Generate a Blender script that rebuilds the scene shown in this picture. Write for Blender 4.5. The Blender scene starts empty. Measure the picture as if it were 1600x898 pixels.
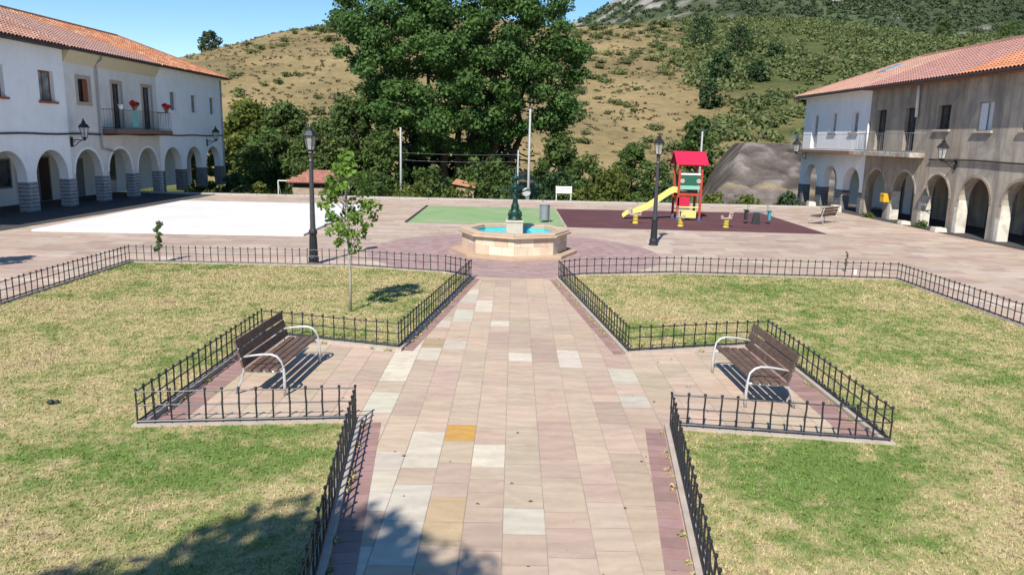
import bpy, bmesh, math, random
import numpy as np
from mathutils import Vector, Matrix, noise
from mathutils.geometry import tessellate_polygon

random.seed(7)
RNG = np.random.default_rng(11)
SC = bpy.context.scene
COL = SC.collection
R = math.radians

# ------------------------------------------------------------------ camera
CAM_H, FPX = 4.2, 1180.0
PITCH = math.atan((449 - 217) / FPX)
ROLL = 0.022
fw = Vector((0, math.cos(PITCH), -math.sin(PITCH)))
r0 = Vector((1, 0, 0))
u0 = Vector((0, math.sin(PITCH), math.cos(PITCH)))
rt = r0 * math.cos(ROLL) + u0 * math.sin(ROLL)
up = u0 * math.cos(ROLL) - r0 * math.sin(ROLL)
cd = bpy.data.cameras.new('camera')
cam = bpy.data.objects.new('camera', cd)
COL.objects.link(cam)
mw = Matrix((rt, up, -fw)).transposed().to_4x4()
mw.translation = Vector((0, 0, CAM_H))
cam.matrix_world = mw
cd.sensor_width = 36.0
cd.lens = FPX / 1600 * 36.0
cd.clip_start = 0.05
cd.clip_end = 6000
SC.camera = cam

# ------------------------------------------------------------------ light
SUN_EL = 45.0
SDIR = Vector((-0.285, -0.958, 0)).normalized()        # towards the sun, on the ground
world = bpy.data.worlds.new('World')
SC.world = world
world.use_nodes = True
wn = world.node_tree
sky = wn.nodes.new('ShaderNodeTexSky')
sky.sky_type = 'NISHITA'
sky.sun_disc = False
sky.sun_elevation = R(SUN_EL)
sky.sun_rotation = math.atan2(SDIR.x, SDIR.y)
sky.altitude = 900
sky.air_density = 1.0
sky.dust_density = 0.1
sky.ozone_density = 2.2
bg = wn.nodes['Background']
bg.inputs[1].default_value = 0.092
hs = wn.nodes.new('ShaderNodeHueSaturation')
hs.inputs['Saturation'].default_value = 1.24
hs.inputs['Value'].default_value = 1.28
wn.links.new(sky.outputs[0], hs.inputs['Color'])
wn.links.new(hs.outputs[0], bg.inputs[0])
sl = bpy.data.lights.new('sun', 'SUN')
sl.energy = 5.0
sl.angle = R(0.53)
sl.color = (1.0, 0.95, 0.87)
so = bpy.data.objects.new('sun', sl)
COL.objects.link(so)
to_sun = Vector((SDIR.x * math.cos(R(SUN_EL)), SDIR.y * math.cos(R(SUN_EL)), math.sin(R(SUN_EL))))
so.rotation_euler = to_sun.to_track_quat('Z', 'Y').to_euler()
so.location = to_sun * 60
vs = SC.view_settings
vs.view_transform = 'Standard'
vs.look = 'None'
vs.exposure = 0.42
vs.gamma = 1.0
vs.use_curve_mapping = False


# ------------------------------------------------------------------ materials
def new_mat(name):
    m = bpy.data.materials.new(name)
    m.use_nodes = True
    nt = m.node_tree
    return m, nt, nt.nodes['Principled BSDF']


def math_node(nt, op, a, b=None, clamp=False):
    n = nt.nodes.new('ShaderNodeMath')
    n.operation = op
    n.use_clamp = clamp
    for i, x in enumerate((a, b)):
        if x is None:
            continue
        if isinstance(x, (int, float)):
            n.inputs[i].default_value = x
        else:
            nt.links.new(x, n.inputs[i])
    return n.outputs[0]


def ntex(nt, vec, scale, detail=4, rough=0.6, dist=0.0):
    n = nt.nodes.new('ShaderNodeTexNoise')
    n.inputs['Scale'].default_value = scale
    n.inputs['Detail'].default_value = detail
    n.inputs['Roughness'].default_value = rough
    n.inputs['Distortion'].default_value = dist
    nt.links.new(vec, n.inputs['Vector'])
    return n.outputs['Fac']


def ramp(nt, fac, stops):
    n = nt.nodes.new('ShaderNodeValToRGB')
    cr = n.color_ramp
    while len(cr.elements) < len(stops):
        cr.elements.new(0.5)
    for e, (p, c) in zip(cr.elements, stops):
        e.position = p
        e.color = (c[0], c[1], c[2], 1) if isinstance(c, (tuple, list)) else (c, c, c, 1)
    nt.links.new(fac, n.inputs[0])
    return n.outputs[0]


def mixc(nt, fac, a, b, mode='MIX'):
    n = nt.nodes.new('ShaderNodeMix')
    n.data_type = 'RGBA'
    n.blend_type = mode
    for i, x in ((0, fac), (6, a), (7, b)):
        if isinstance(x, (int, float)):
            n.inputs[i].default_value = x
        elif isinstance(x, (tuple, list)):
            n.inputs[i].default_value = (x[0], x[1], x[2], 1)
        else:
            nt.links.new(x, n.inputs[i])
    return n.outputs[2]


def coord(nt, kind='Object'):
    if kind == 'Position':
        return nt.nodes.new('ShaderNodeNewGeometry').outputs['Position']
    return nt.nodes.new('ShaderNodeTexCoord').outputs[kind]


def add_bump(nt, b, height, strength=0.3, dist=0.01):
    n = nt.nodes.new('ShaderNodeBump')
    n.inputs['Strength'].default_value = strength
    n.inputs['Distance'].default_value = dist
    nt.links.new(height, n.inputs['Height'])
    nt.links.new(n.outputs[0], b.inputs['Normal'])


def mat(name, col, rough=0.75, var=0.15, scale=6.0, bump=0.0, metal=0.0, stain=None, spec=0.3, kind='Object', fine=40, streaks=None):
    m, nt, b = new_mat(name)
    v = coord(nt, kind)
    n1 = ntex(nt, v, scale, 6, 0.65)
    n2 = ntex(nt, v, fine, 3, 0.6)
    f = math_node(nt, 'ADD', math_node(nt, 'MULTIPLY', n1, 0.7), math_node(nt, 'MULTIPLY', n2, 0.3))
    lo = tuple(c * (1 - var) for c in col)
    hi = tuple(min(1, c * (1 + var)) for c in col)
    c = ramp(nt, f, [(0.3, lo), (0.7, hi)])
    if stain:
        sc, sscale, amt = stain
        s = ntex(nt, v, sscale, 6, 0.7, 0.6)
        c = mixc(nt, ramp(nt, s, [(0.45, 0.0), (0.68, amt)]), c, sc)
    if streaks:
        sc, amt = streaks
        mp = nt.nodes.new('ShaderNodeMapping')
        mp.inputs['Scale'].default_value = (1.6, 1.6, 0.16)
        nt.links.new(v, mp.inputs[0])
        s = ntex(nt, mp.outputs[0], 1.0, 6, 0.7, 0.3)
        c = mixc(nt, ramp(nt, s, [(0.46, 0.0), (0.66, amt)]), c, sc)
    nt.links.new(c, b.inputs['Base Color'])
    b.inputs['Roughness'].default_value = rough
    b.inputs['Metallic'].default_value = metal
    b.inputs['Specular IOR Level'].default_value = spec
    if bump:
        add_bump(nt, b, n2, bump, 0.01)
    return m


def mat_attr(name, rough=0.8, var=0.12, scale=3.0, bump=0.2, spec=0.25, grain=60, stain=None, streak=False):
    """colour comes from the face colours of the mesh (each slab / tile its own), times natural mottling"""
    m, nt, b = new_mat(name)
    a = nt.nodes.new('ShaderNodeVertexColor')
    a.layer_name = 'Col'
    v = coord(nt, 'Position')
    if streak:
        mp = nt.nodes.new('ShaderNodeMapping')
        mp.inputs['Scale'].default_value = (0.35, 1.6, 1)
        mp.inputs['Rotation'].default_value = (0, 0, 0.3)
        nt.links.new(v, mp.inputs[0])
        n1 = ntex(nt, mp.outputs[0], scale, 6, 0.7, 0.8)
    else:
        n1 = ntex(nt, v, scale, 6, 0.65)
    n2 = ntex(nt, v, grain, 4, 0.6)
    f = math_node(nt, 'ADD', math_node(nt, 'MULTIPLY', n1, 0.7), math_node(nt, 'MULTIPLY', n2, 0.3))
    g = ramp(nt, f, [(0.28, 1 - var), (0.72, 1 + var)])
    c = mixc(nt, 1.0, a.outputs[0], g, 'MULTIPLY')
    if stain:
        sc, sscale, amt = stain
        s = ntex(nt, v, sscale, 7, 0.72, 0.5)
        c = mixc(nt, ramp(nt, s, [(0.5, 0.0), (0.75, amt)]), c, sc)
    if streak:
        sp = ntex(nt, v, 21.0, 2, 0.5)
        c = mixc(nt, ramp(nt, sp, [(0.70, 0.0), (0.76, 0.55)]), c, (0.17, 0.12, 0.095))
        wn_ = nt.nodes.new('ShaderNodeTexWave')
        wn_.bands_direction = 'Y'
        wn_.inputs['Scale'].default_value = 1.1
        wn_.inputs['Distortion'].default_value = 9.0
        wn_.inputs['Detail'].default_value = 4
        wn_.inputs['Detail Scale'].default_value = 1.6
        sc_ = nt.nodes.new('ShaderNodeVectorMath')
        sc_.operation = 'SCALE'
        nt.links.new(a.outputs[0], sc_.inputs[0])
        sc_.inputs['Scale'].default_value = 90.0
        ad_ = nt.nodes.new('ShaderNodeVectorMath')
        ad_.operation = 'ADD'
        nt.links.new(v, ad_.inputs[0])
        nt.links.new(sc_.outputs[0], ad_.inputs[1])
        nt.links.new(ad_.outputs[0], wn_.inputs[0])
        c = mixc(nt, 1.0, c, ramp(nt, wn_.outputs[1], [(0.0, (0.945, 0.915, 0.895)), (1.0, (1.03, 1.01, 0.99))]), 'MULTIPLY')
    nt.links.new(c, b.inputs['Base Color'])
    b.inputs['Roughness'].default_value = rough
    b.inputs['Specular IOR Level'].default_value = spec
    if bump:
        add_bump(nt, b, f, bump, 0.008)
    return m


def leaf_mat(name, dark, light, yellow=None, trans=0.3, nscale=0.5):
    m, nt, b = new_mat(name)
    g = nt.nodes.new('ShaderNodeNewGeometry')
    n1 = ntex(nt, g.outputs['Position'], nscale, 3, 0.6)
    f = math_node(nt, 'ADD', math_node(nt, 'MULTIPLY', n1, 0.75),
                  math_node(nt, 'MULTIPLY', g.outputs['Random Per Island'], 0.35))
    st = [(0.30, dark), (0.72, light)]
    if yellow:
        st.append((0.9, yellow))
    c = ramp(nt, f, st)
    nt.links.new(c, b.inputs['Base Color'])
    b.inputs['Roughness'].default_value = 0.6
    b.inputs['Specular IOR Level'].default_value = 0.25
    t = nt.nodes.new('ShaderNodeBsdfTranslucent')
    nt.links.new(c, t.inputs['Color'])
    mx = nt.nodes.new('ShaderNodeMixShader')
    mx.inputs[0].default_value = trans
    nt.links.new(b.outputs[0], mx.inputs[1])
    nt.links.new(t.outputs[0], mx.inputs[2])
    nt.links.new(mx.outputs[0], nt.nodes['Material Output'].inputs[0])
    return m


def lawn_mat(name, patches, blade=False):
    m, nt, b = new_mat(name)
    v = coord(nt, 'Position')
    big = ntex(nt, v, 0.42, 4, 0.6)
    mid = ntex(nt, v, 1.7, 5, 0.7, 0.4)
    fine = ntex(nt, v, 14.0, 5, 0.75)
    f = math_node(nt, 'ADD', math_node(nt, 'MULTIPLY', big, 0.50), math_node(nt, 'MULTIPLY', mid, 0.50))
    f = math_node(nt, 'ADD', f, math_node(nt, 'MULTIPLY', math_node(nt, 'SUBTRACT', fine, 0.5), 0.30))
    blot = ntex(nt, v, 4.5, 4, 0.7)
    f = math_node(nt, 'ADD', f, math_node(nt, 'MULTIPLY', math_node(nt, 'SUBTRACT', blot, 0.5), 0.62))
    for (px, py, pr, amt) in patches:
        d = nt.nodes.new('ShaderNodeVectorMath')
        d.operation = 'DISTANCE'
        nt.links.new(v, d.inputs[0])
        d.inputs[1].default_value = (px, py, 0.03)
        k = math_node(nt, 'MULTIPLY', math_node(nt, 'SUBTRACT', 1.0, math_node(nt, 'DIVIDE', d.outputs['Value'], pr), True), math_node(nt, 'MULTIPLY', mid, amt * 1.75))
        f = math_node(nt, 'ADD', f, k)
    c = ramp(nt, f, [(0.34, (0.33, 0.255, 0.135)), (0.42, (0.47, 0.38, 0.205)), (0.50, (0.385, 0.335, 0.155)),
                     (0.58, (0.27, 0.275, 0.105)), (0.70, (0.145, 0.21, 0.052))])
    g = ramp(nt, fine, [(0.3, 0.72), (0.7, 1.25)])
    c = mixc(nt, 1.0, c, g, 'MULTIPLY')
    if blade:
        gi = nt.nodes.new('ShaderNodeNewGeometry')
        c = mixc(nt, 1.0, c, ramp(nt, gi.outputs['Random Per Island'], [(0.0, 0.75), (1.0, 1.3)]), 'MULTIPLY')
    nt.links.new(c, b.inputs['Base Color'])
    b.inputs['Roughness'].default_value = 0.9
    b.inputs['Specular IOR Level'].default_value = 0.1
    if not blade:
        add_bump(nt, b, fine, 0.8, 0.03)
    return m


PATCHES = [(-3.3, 9.6, 1.6, 0.285), (-5.0, 9.0, 1.5, 0.174), (-6.2, 9.4, 1.6, 0.13), (3.6, 9.3, 1.5, 0.285), (5.0, 9.5, 1.5, 0.285), (4.4, 8.3, 1.3, 0.171), (-11.2, 23.2, 1.6, 0.228), (-9.5, 23.4, 1.2, 0.2), (7.5, 21.5, 4.0, 0.171), (9, 15.5, 4.5, 0.143), (-2.2, 18, 2.2, 0.143), (-8.5, 8.0, 2.2, 0.108), (-6.2, 13.5, 1.4, 0.143), (3.4, 16.2, 1.6, 0.2), (-3.4, 15.6, 1.2, 0.171), (8, 9, 3, 0.072)]

M = {}
M['slab'] = mat_attr('paving_stone', 0.85, 0.15, 2.2, 0.25, spec=0.15, stain=((0.30, 0.22, 0.18), 1.3, 0.35), streak=True)
M['brick'] = mat_attr('border_brick', 0.85, 0.15, 5, 0.3)
M['joint'] = mat('paving_joint', (0.31, 0.24, 0.20), 0.95, 0.2, 3)
M['kerb'] = mat('kerb_stone', (0.42, 0.35, 0.29), 0.85, 0.2, 4, 0.3, kind='Position')
M['iron'] = mat('black_iron', (0.018, 0.019, 0.021), 0.42, 0.2, 20, 0.1, spec=0.5)
M['iron_grey'] = mat('grey_iron', (0.045, 0.045, 0.047), 0.45, 0.2, 12, 0.1, spec=0.5)
M['lawn'] = lawn_mat('lawn_turf', PATCHES)
M['blade'] = lawn_mat('grass_blades', PATCHES, True)
M['court_white'] = mat('white_court_paint', (0.69, 0.68, 0.65), 0.75, 0.05, 0.5, 0.05, kind='Position', stain=((0.58, 0.54, 0.48), 0.35, 0.6), streaks=((0.60, 0.56, 0.5), 0.4))
M['court_green'] = mat('green_court_paint', (0.21, 0.33, 0.14), 0.85, 0.12, 0.6, 0.05, kind='Position', stain=((0.34, 0.36, 0.22), 0.35, 0.8))
M['rubber'] = mat('maroon_rubber', (0.105, 0.042, 0.045), 0.9, 0.12, 1.5, 0.2, kind='Position', stain=((0.15, 0.075, 0.07), 0.5, 0.5))
M['concrete'] = mat('concrete', (0.42, 0.39, 0.35), 0.9, 0.15, 1.2, 0.2, kind='Position', stain=((0.3, 0.27, 0.24), 0.6, 0.5))
M['bark'] = mat('bark', (0.13, 0.095, 0.065), 0.95, 0.4, 6, 0.8)
M['bark_pale'] = mat('pale_bark', (0.34, 0.31, 0.26), 0.9, 0.3, 6, 0.5)
M['wood'] = mat('bench_wood', (0.115, 0.072, 0.052), 0.6, 0.35, 9, 0.3, stain=((0.21, 0.15, 0.12), 4, 0.6))
M['cast'] = mat('cast_aluminium', (0.56, 0.56, 0.55), 0.42, 0.08, 10, 0.05, metal=0.35, spec=0.5)


def white_wall(name, col, stain, amt):
    return mat(name, col, 0.85, 0.05, 1.2, 0.25, stain=(stain, 0.7, amt), kind='Position', fine=18, streaks=(tuple(x * 0.86 for x in stain), 0.22))


M['white'] = white_wall('white_plaster', (0.85, 0.85, 0.85), (0.74, 0.73, 0.71), 0.5)
M['offwhite'] = white_wall('offwhite_plaster', (0.68, 0.66, 0.62), (0.56, 0.53, 0.48), 0.6)
M['brown'] = mat('weathered_plaster', (0.38, 0.32, 0.25), 0.92, 0.22, 0.9, 0.5, kind='Position', fine=12, stain=((0.19, 0.17, 0.145), 0.45, 0.8), streaks=((0.14, 0.125, 0.11), 0.75))
M['brown_pale'] = mat('pale_weathered_plaster', (0.46, 0.40, 0.32), 0.92, 0.2, 1.0, 0.5, kind='Position', fine=12, stain=((0.21, 0.195, 0.18), 0.4, 0.85), streaks=((0.17, 0.155, 0.14), 0.75))
M['cream'] = mat('cream_soffit', (0.60, 0.52, 0.36), 0.85, 0.06, 3)
M['soffit'] = mat('brick_soffit', (0.24, 0.12, 0.08), 0.9, 0.3, 3)
M['stone_surround'] = mat('pink_stone_surround', (0.42, 0.33, 0.27), 0.85, 0.15, 5)
M['redwood'] = mat('red_brown_frame', (0.20, 0.075, 0.04), 0.6, 0.15, 8)
M['darkwood'] = mat('dark_brown_door', (0.055, 0.032, 0.022), 0.6, 0.25, 6)
M['whiteframe'] = mat('white_frame', (0.72, 0.72, 0.70), 0.55, 0.05, 6)
M['greyframe'] = mat('grey_frame', (0.22, 0.22, 0.22), 0.6, 0.1, 6)
M['brick_sill'] = mat('brick_sill', (0.30, 0.095, 0.05), 0.8, 0.25, 12, 0.3)
M['gutter'] = mat('dark_gutter', (0.05, 0.04, 0.04), 0.6, 0.15, 5)
M['pipe_white'] = mat('white_pipe', (0.72, 0.70, 0.68), 0.6, 0.06, 5)
M['pipe_grey'] = mat('grey_pipe', (0.36, 0.36, 0.38), 0.6, 0.1, 5)
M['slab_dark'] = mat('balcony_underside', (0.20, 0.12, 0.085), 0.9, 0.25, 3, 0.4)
M['slab_worn'] = mat('worn_concrete', (0.30, 0.25, 0.20), 0.95, 0.4, 2.5, 0.8, stain=((0.6, 0.57, 0.5), 3, 0.9))
M['tile'] = mat_attr('roof_tiles', 0.85, 0.22, 1.6, 0.2, grain=9)
M['lead'] = mat('grey_metal_trim', (0.2, 0.2, 0.21), 0.5, 0.1, 5)
M['skylight'] = mat('skylight_glass', (0.30, 0.34, 0.38), 0.15, 0.05, 3, spec=0.8)


def pier_stone(name, col, mortar):
    m, nt, b = new_mat(name)
    v = coord(nt, 'Position')
    sx = nt.nodes.new('ShaderNodeSeparateXYZ')
    nt.links.new(v, sx.inputs[0])
    nz = math_node(nt, 'MULTIPLY', ntex(nt, v, 2.5, 3), 0.10)
    z = math_node(nt, 'MULTIPLY', math_node(nt, 'ADD', sx.outputs[2], nz), 5.2)
    band = math_node(nt, 'FRACT', z)
    n = ntex(nt, v, 3.5, 4)
    c = ramp(nt, n, [(0.3, tuple(x * 0.7 for x in col)), (0.7, tuple(x * 1.25 for x in col))])
    gap = ramp(nt, band, [(0.0, 1.0), (0.14, 1.0), (0.2, 0.0)])
    c = mixc(nt, math_node(nt, 'MULTIPLY', gap, 0.75), c, mortar)
    nt.links.new(c, b.inputs['Base Color'])
    b.inputs['Roughness'].default_value = 0.9
    add_bump(nt, b, band, 0.4, 0.02)
    return m


M['pier_grey'] = pier_stone('grey_slate_courses', (0.22, 0.22, 0.235), (0.62, 0.62, 0.62))
M['pier_dark'] = pier_stone('dark_slate_courses', (0.14, 0.135, 0.14), (0.34, 0.33, 0.32))


def glass_mat(name, col=(0.03, 0.035, 0.04), rough=0.06):
    m, nt, b = new_mat(name)
    v = coord(nt)
    n = ntex(nt, v, 2.0, 2)
    nt.links.new(ramp(nt, n, [(0.35, col), (0.65, tuple(c * 2.2 for c in col))]), b.inputs['Base Color'])
    b.inputs['Roughness'].default_value = rough
    b.inputs['Specular IOR Level'].default_value = 0.7
    return m


M['pane'] = glass_mat('window_glass')
M['pane_pale'] = glass_mat('curtained_glass', (0.13, 0.14, 0.14), 0.15)
M['shutter_pale'] = mat('pale_shutter', (0.68, 0.70, 0.74), 0.6, 0.05, 5)


def lantern_glass():
    m, nt, b = new_mat('lantern_glass')
    n = ntex(nt, coord(nt), 6, 2)
    nt.links.new(ramp(nt, n, [(0.3, (0.5, 0.5, 0.46)), (0.7, (0.7, 0.7, 0.66))]), b.inputs['Base Color'])
    b.inputs['Roughness'].default_value = 0.2
    t = nt.nodes.new('ShaderNodeBsdfTransparent')
    mx = nt.nodes.new('ShaderNodeMixShader')
    mx.inputs[0].default_value = 0.6
    nt.links.new(b.outputs[0], mx.inputs[1])
    nt.links.new(t.outputs[0], mx.inputs[2])
    nt.links.new(mx.outputs[0], nt.nodes['Material Output'].inputs[0])
    return m


M['lglass'] = lantern_glass()
M['fstone'] = mat_attr('fountain_stone', 0.85, 0.14, 4, 0.3, stain=((0.36, 0.25, 0.17), 2.0, 0.5))
M['bronze'] = mat('green_painted_iron', (0.013, 0.050, 0.034), 0.4, 0.4, 7, 0.3, metal=0.2, spec=0.5)
M['pool'] = mat('turquoise_basin', (0.06, 0.55, 0.62), 0.6, 0.08, 3)


def water_mat():
    m, nt, b = new_mat('fountain_water')
    v = coord(nt)
    n = ntex(nt, v, 5, 3)
    nt.links.new(ramp(nt, n, [(0.3, (0.05, 0.50, 0.58)), (0.7, (0.10, 0.64, 0.70))]), b.inputs['Base Color'])
    b.inputs['Roughness'].default_value = 0.08
    b.inputs['Specular IOR Level'].default_value = 0.5
    add_bump(nt, b, ntex(nt, v, 14, 2), 0.25, 0.01)
    return m


M['water'] = water_mat()
M['galv'] = mat('galvanised_steel', (0.27, 0.29, 0.31), 0.45, 0.12, 6, 0.05, metal=0.4)
M['polegrey'] = mat('pole_grey', (0.36, 0.37, 0.36), 0.55, 0.1, 4)
M['polewood'] = mat('grey_wood_pole', (0.26, 0.23, 0.19), 0.9, 0.2, 4, 0.3)
M['paint_red'] = mat('red_play_paint', (0.42, 0.055, 0.03), 0.5, 0.15, 8)
M['paint_crimson'] = mat('crimson_panel', (0.52, 0.02, 0.06), 0.42, 0.08, 4)
M['paint_yellow'] = mat('yellow_plastic', (0.66, 0.50, 0.07), 0.4, 0.08, 4)
M['paint_yellow_pale'] = mat('pale_yellow_plastic', (0.68, 0.58, 0.18), 0.4, 0.08, 4)
M['paint_green'] = mat('dark_green_panel', (0.025, 0.11, 0.07), 0.45, 0.1, 4)
M['paint_mint'] = mat('mint_panel', (0.22, 0.48, 0.36), 0.45, 0.1, 4)
M['paint_blue'] = mat('blue_foot', (0.05, 0.13, 0.25), 0.5, 0.1, 6)
M['paint_white'] = mat('white_plastic', (0.74, 0.73, 0.70), 0.45, 0.05, 6)
M['black_plastic'] = mat('dark_plastic', (0.03, 0.035, 0.035), 0.5, 0.2, 6)
M['teal_plastic'] = mat('teal_plastic', (0.06, 0.25, 0.30), 0.45, 0.1, 6)
M['post_yellow'] = mat('yellow_box_paint', (0.62, 0.36, 0.03), 0.5, 0.08, 6)
M['teal_cloth'] = mat('teal_cloth', (0.16, 0.38, 0.34), 0.85, 0.1, 8)
M['terracotta'] = mat('terracotta', (0.30, 0.11, 0.06), 0.8, 0.12, 8)
M['petal'] = mat('red_petals', (0.60, 0.025, 0.03), 0.6, 0.2, 20)
M['rubble'] = mat('rubble_stone', (0.40, 0.31, 0.22), 0.92, 0.35, 5, 0.6, kind='Position', stain=((0.22, 0.17, 0.12), 2, 0.7))
M['paleblock'] = mat('pale_stone_block', (0.55, 0.50, 0.42), 0.9, 0.2, 5, 0.5)

M['leaf_big'] = leaf_mat('big_tree_leaf', (0.045, 0.096, 0.027), (0.129, 0.232, 0.059), (0.208, 0.310, 0.086), 0.45, 0.35)
M['leaf_mid'] = leaf_mat('bush_leaf', (0.043, 0.079, 0.022), (0.134, 0.201, 0.051), (0.207, 0.256, 0.073), 0.45, 0.6)
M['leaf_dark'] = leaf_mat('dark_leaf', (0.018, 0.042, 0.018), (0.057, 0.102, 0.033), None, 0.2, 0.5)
M['leaf_willow'] = leaf_mat('willow_leaf', (0.058, 0.096, 0.029), (0.144, 0.204, 0.058), (0.216, 0.252, 0.072), 0.45, 0.4)
M['leaf_yellow'] = leaf_mat('yellowing_leaf', (0.07, 0.10, 0.022), (0.18, 0.21, 0.04), (0.28, 0.26, 0.05), 0.45, 0.5)
M['leaf_young'] = leaf_mat('young_tree_leaf', (0.086, 0.172, 0.025), (0.196, 0.310, 0.052), (0.299, 0.391, 0.092), 0.4, 2.0)
M['leaf_scrub'] = leaf_mat('scrub_leaf', (0.077, 0.100, 0.035), (0.171, 0.206, 0.071), (0.236, 0.236, 0.100), 0.3, 0.12)
M['leaf_forest'] = leaf_mat('forest_leaf', (0.037, 0.057, 0.029), (0.086, 0.119, 0.051), (0.132, 0.160, 0.066), 0.25, 0.04)

# ------------------------------------------------------------------ builders
ORG = {}


def org(p):
    return ORG.get(p.name, Vector((0, 0, 0))) if p is not None else Vector((0, 0, 0))


class MB:
    def __init__(self):
        self.v, self.f, self.c = [], [], []

    def poly(self, pts, col=None):
        i = len(self.v)
        self.v += [tuple(p) for p in pts]
        self.f.append(tuple(range(i, i + len(pts))))
        self.c.append(col)

    def hexa(self, p, col=None):
        """8 points: bottom 0-3, top 4-7, shared vertices"""
        i = len(self.v)
        self.v += [tuple(q) for q in p]
        for q in ((3, 2, 1, 0), (4, 5, 6, 7), (0, 1, 5, 4), (1, 2, 6, 5), (2, 3, 7, 6), (3, 0, 4, 7)):
            self.f.append(tuple(i + k for k in q))
            self.c.append(col)

    def box(self, x0, x1, y0, y1, z0, z1, col=None):
        self.hexa([(x0, y0, z0), (x1, y0, z0), (x1, y1, z0), (x0, y1, z0),
                   (x0, y0, z1), (x1, y0, z1), (x1, y1, z1), (x0, y1, z1)], col)

    def pbox(self, P, t0, t1, d0, d1, z0, z1, col=None):
        self.hexa([P(t0, d0, z0), P(t1, d0, z0), P(t1, d1, z0), P(t0, d1, z0),
                   P(t0, d0, z1), P(t1, d0, z1), P(t1, d1, z1), P(t0, d1, z1)], col)

    def tube(self, pts, rad, n=8, cap=True, flat=1.0):
        pts = [Vector(p) for p in pts]
        if not isinstance(rad, (list, tuple)):
            rad = [rad] * len(pts)
        i0 = len(self.v)
        ref = Vector((0, 0, 1))
        for k, p in enumerate(pts):
            t = (pts[min(k + 1, len(pts) - 1)] - pts[max(k - 1, 0)]).normalized()
            r_ = ref if abs(t.dot(ref)) < 0.95 else Vector((0, 1, 0))
            a = t.cross(r_).normalized()
            b = t.cross(a).normalized()
            for j in range(n):
                w = 2 * math.pi * j / n
                q = p + a * (math.cos(w) * rad[k] * flat) + b * (math.sin(w) * rad[k])
                self.v.append(tuple(q))
        for k in range(len(pts) - 1):
            for j in range(n):
                j2 = (j + 1) % n
                self.f.append((i0 + k * n + j, i0 + k * n + j2, i0 + (k + 1) * n + j2, i0 + (k + 1) * n + j))
                self.c.append(None)
        if cap:
            self.f.append(tuple(i0 + j for j in range(n))[::-1])
            self.f.append(tuple(i0 + (len(pts) - 1) * n + j for j in range(n)))
            self.c += [None, None]

    def lathe(self, prof, n=16, c=(0, 0, 0), rot=0.0, col=None, cap=True):
        i0 = len(self.v)
        for (r_, z) in prof:
            for j in range(n):
                w = 2 * math.pi * j / n + rot
                self.v.append((c[0] + r_ * math.cos(w), c[1] + r_ * math.sin(w), c[2] + z))
        for k in range(len(prof) - 1):
            for j in range(n):
                j2 = (j + 1) % n
                self.f.append((i0 + k * n + j, i0 + k * n + j2, i0 + (k + 1) * n + j2, i0 + (k + 1) * n + j))
                self.c.append(col)
        if cap:
            self.f.append(tuple(i0 + j for j in range(n))[::-1])
            self.f.append(tuple(i0 + (len(prof) - 1) * n + j for j in range(n)))
            self.c += [col, col]

    def ball(self, c, r_, n=8, m=5, sz=1.0):
        prof = [(max(1e-4, r_ * math.sin(math.pi * k / m)), -r_ * sz * math.cos(math.pi * k / m)) for k in range(m + 1)]
        self.lathe(prof, n, c)

    def build(self, name, material, parent=None, smooth=False, bevel=0.0, recalc=False):
        o_ = org(parent)
        me = bpy.data.meshes.new(name)
        me.from_pydata([(v[0] - o_.x, v[1] - o_.y, v[2] - o_.z) for v in self.v], [], self.f)
        me.materials.append(material)
        if any(c is not None for c in self.c):
            ca = me.color_attributes.new('Col', 'FLOAT_COLOR', 'CORNER')
            arr = []
            for c, f in zip(self.c, self.f):
                c = c or (0.5, 0.5, 0.5)
                arr += [c[0], c[1], c[2], 1.0] * len(f)
            ca.data.foreach_set('color', arr)
        if recalc:
            bm = bmesh.new()
            bm.from_mesh(me)
            bmesh.ops.recalc_face_normals(bm, faces=bm.faces)
            bm.to_mesh(me)
            bm.free()
        if smooth:
            me.polygons.foreach_set('use_smooth', [True] * len(me.polygons))
        me.update()
        o = bpy.data.objects.new(name, me)
        COL.objects.link(o)
        if parent is not None:
            o.parent = parent
        ORG[o.name] = o_
        if bevel:
            md = o.modifiers.new('bevel', 'BEVEL')
            md.width = bevel
            md.segments = 2
            md.limit_method = 'ANGLE'
        return o


def empty(name, loc=(0, 0, 0)):
    o = bpy.data.objects.new(name, None)
    o.empty_display_size = 0.2
    COL.objects.link(o)
    o.location = loc
    ORG[o.name] = Vector(loc)
    return o


def tag(o, label=None, cat=None, group=None, kind=None):
    if label:
        o['label'] = label
    if cat:
        o['category'] = cat
    if group:
        o['group'] = group
    if kind:
        o['kind'] = kind
    return o


def copy_tree(o, parent=None):
    c = o.copy()
    COL.objects.link(c)
    if parent is not None:
        c.parent = parent
        c.matrix_parent_inverse = o.matrix_parent_inverse.copy()
    for ch in list(o.children):
        copy_tree(ch, c)
    return c


def np_mesh(name, verts, nper, material, parent=None, kind=None):
    """verts (N*nper,3): N separate polygons with nper corners each"""
    o_ = org(parent)
    verts = np.asarray(verts, dtype=np.float32) - np.array(o_, dtype=np.float32)
    n = len(verts) // nper
    me = bpy.data.meshes.new(name)
    me.vertices.add(len(verts))
    me.vertices.foreach_set('co', verts.ravel())
    me.loops.add(n * nper)
    me.loops.foreach_set('vertex_index', np.arange(n * nper, dtype=np.int32))
    me.polygons.add(n)
    me.polygons.foreach_set('loop_start', np.arange(0, n * nper, nper, dtype=np.int32))
    me.materials.append(material)
    me.update(calc_edges=True)
    o = bpy.data.objects.new(name, me)
    COL.objects.link(o)
    if parent is not None:
        o.parent = parent
    ORG[o.name] = o_
    if kind:
        o['kind'] = kind
    return o


def unit(a):
    return a / np.maximum(1e-9, np.linalg.norm(a, axis=-1, keepdims=True))


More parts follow.
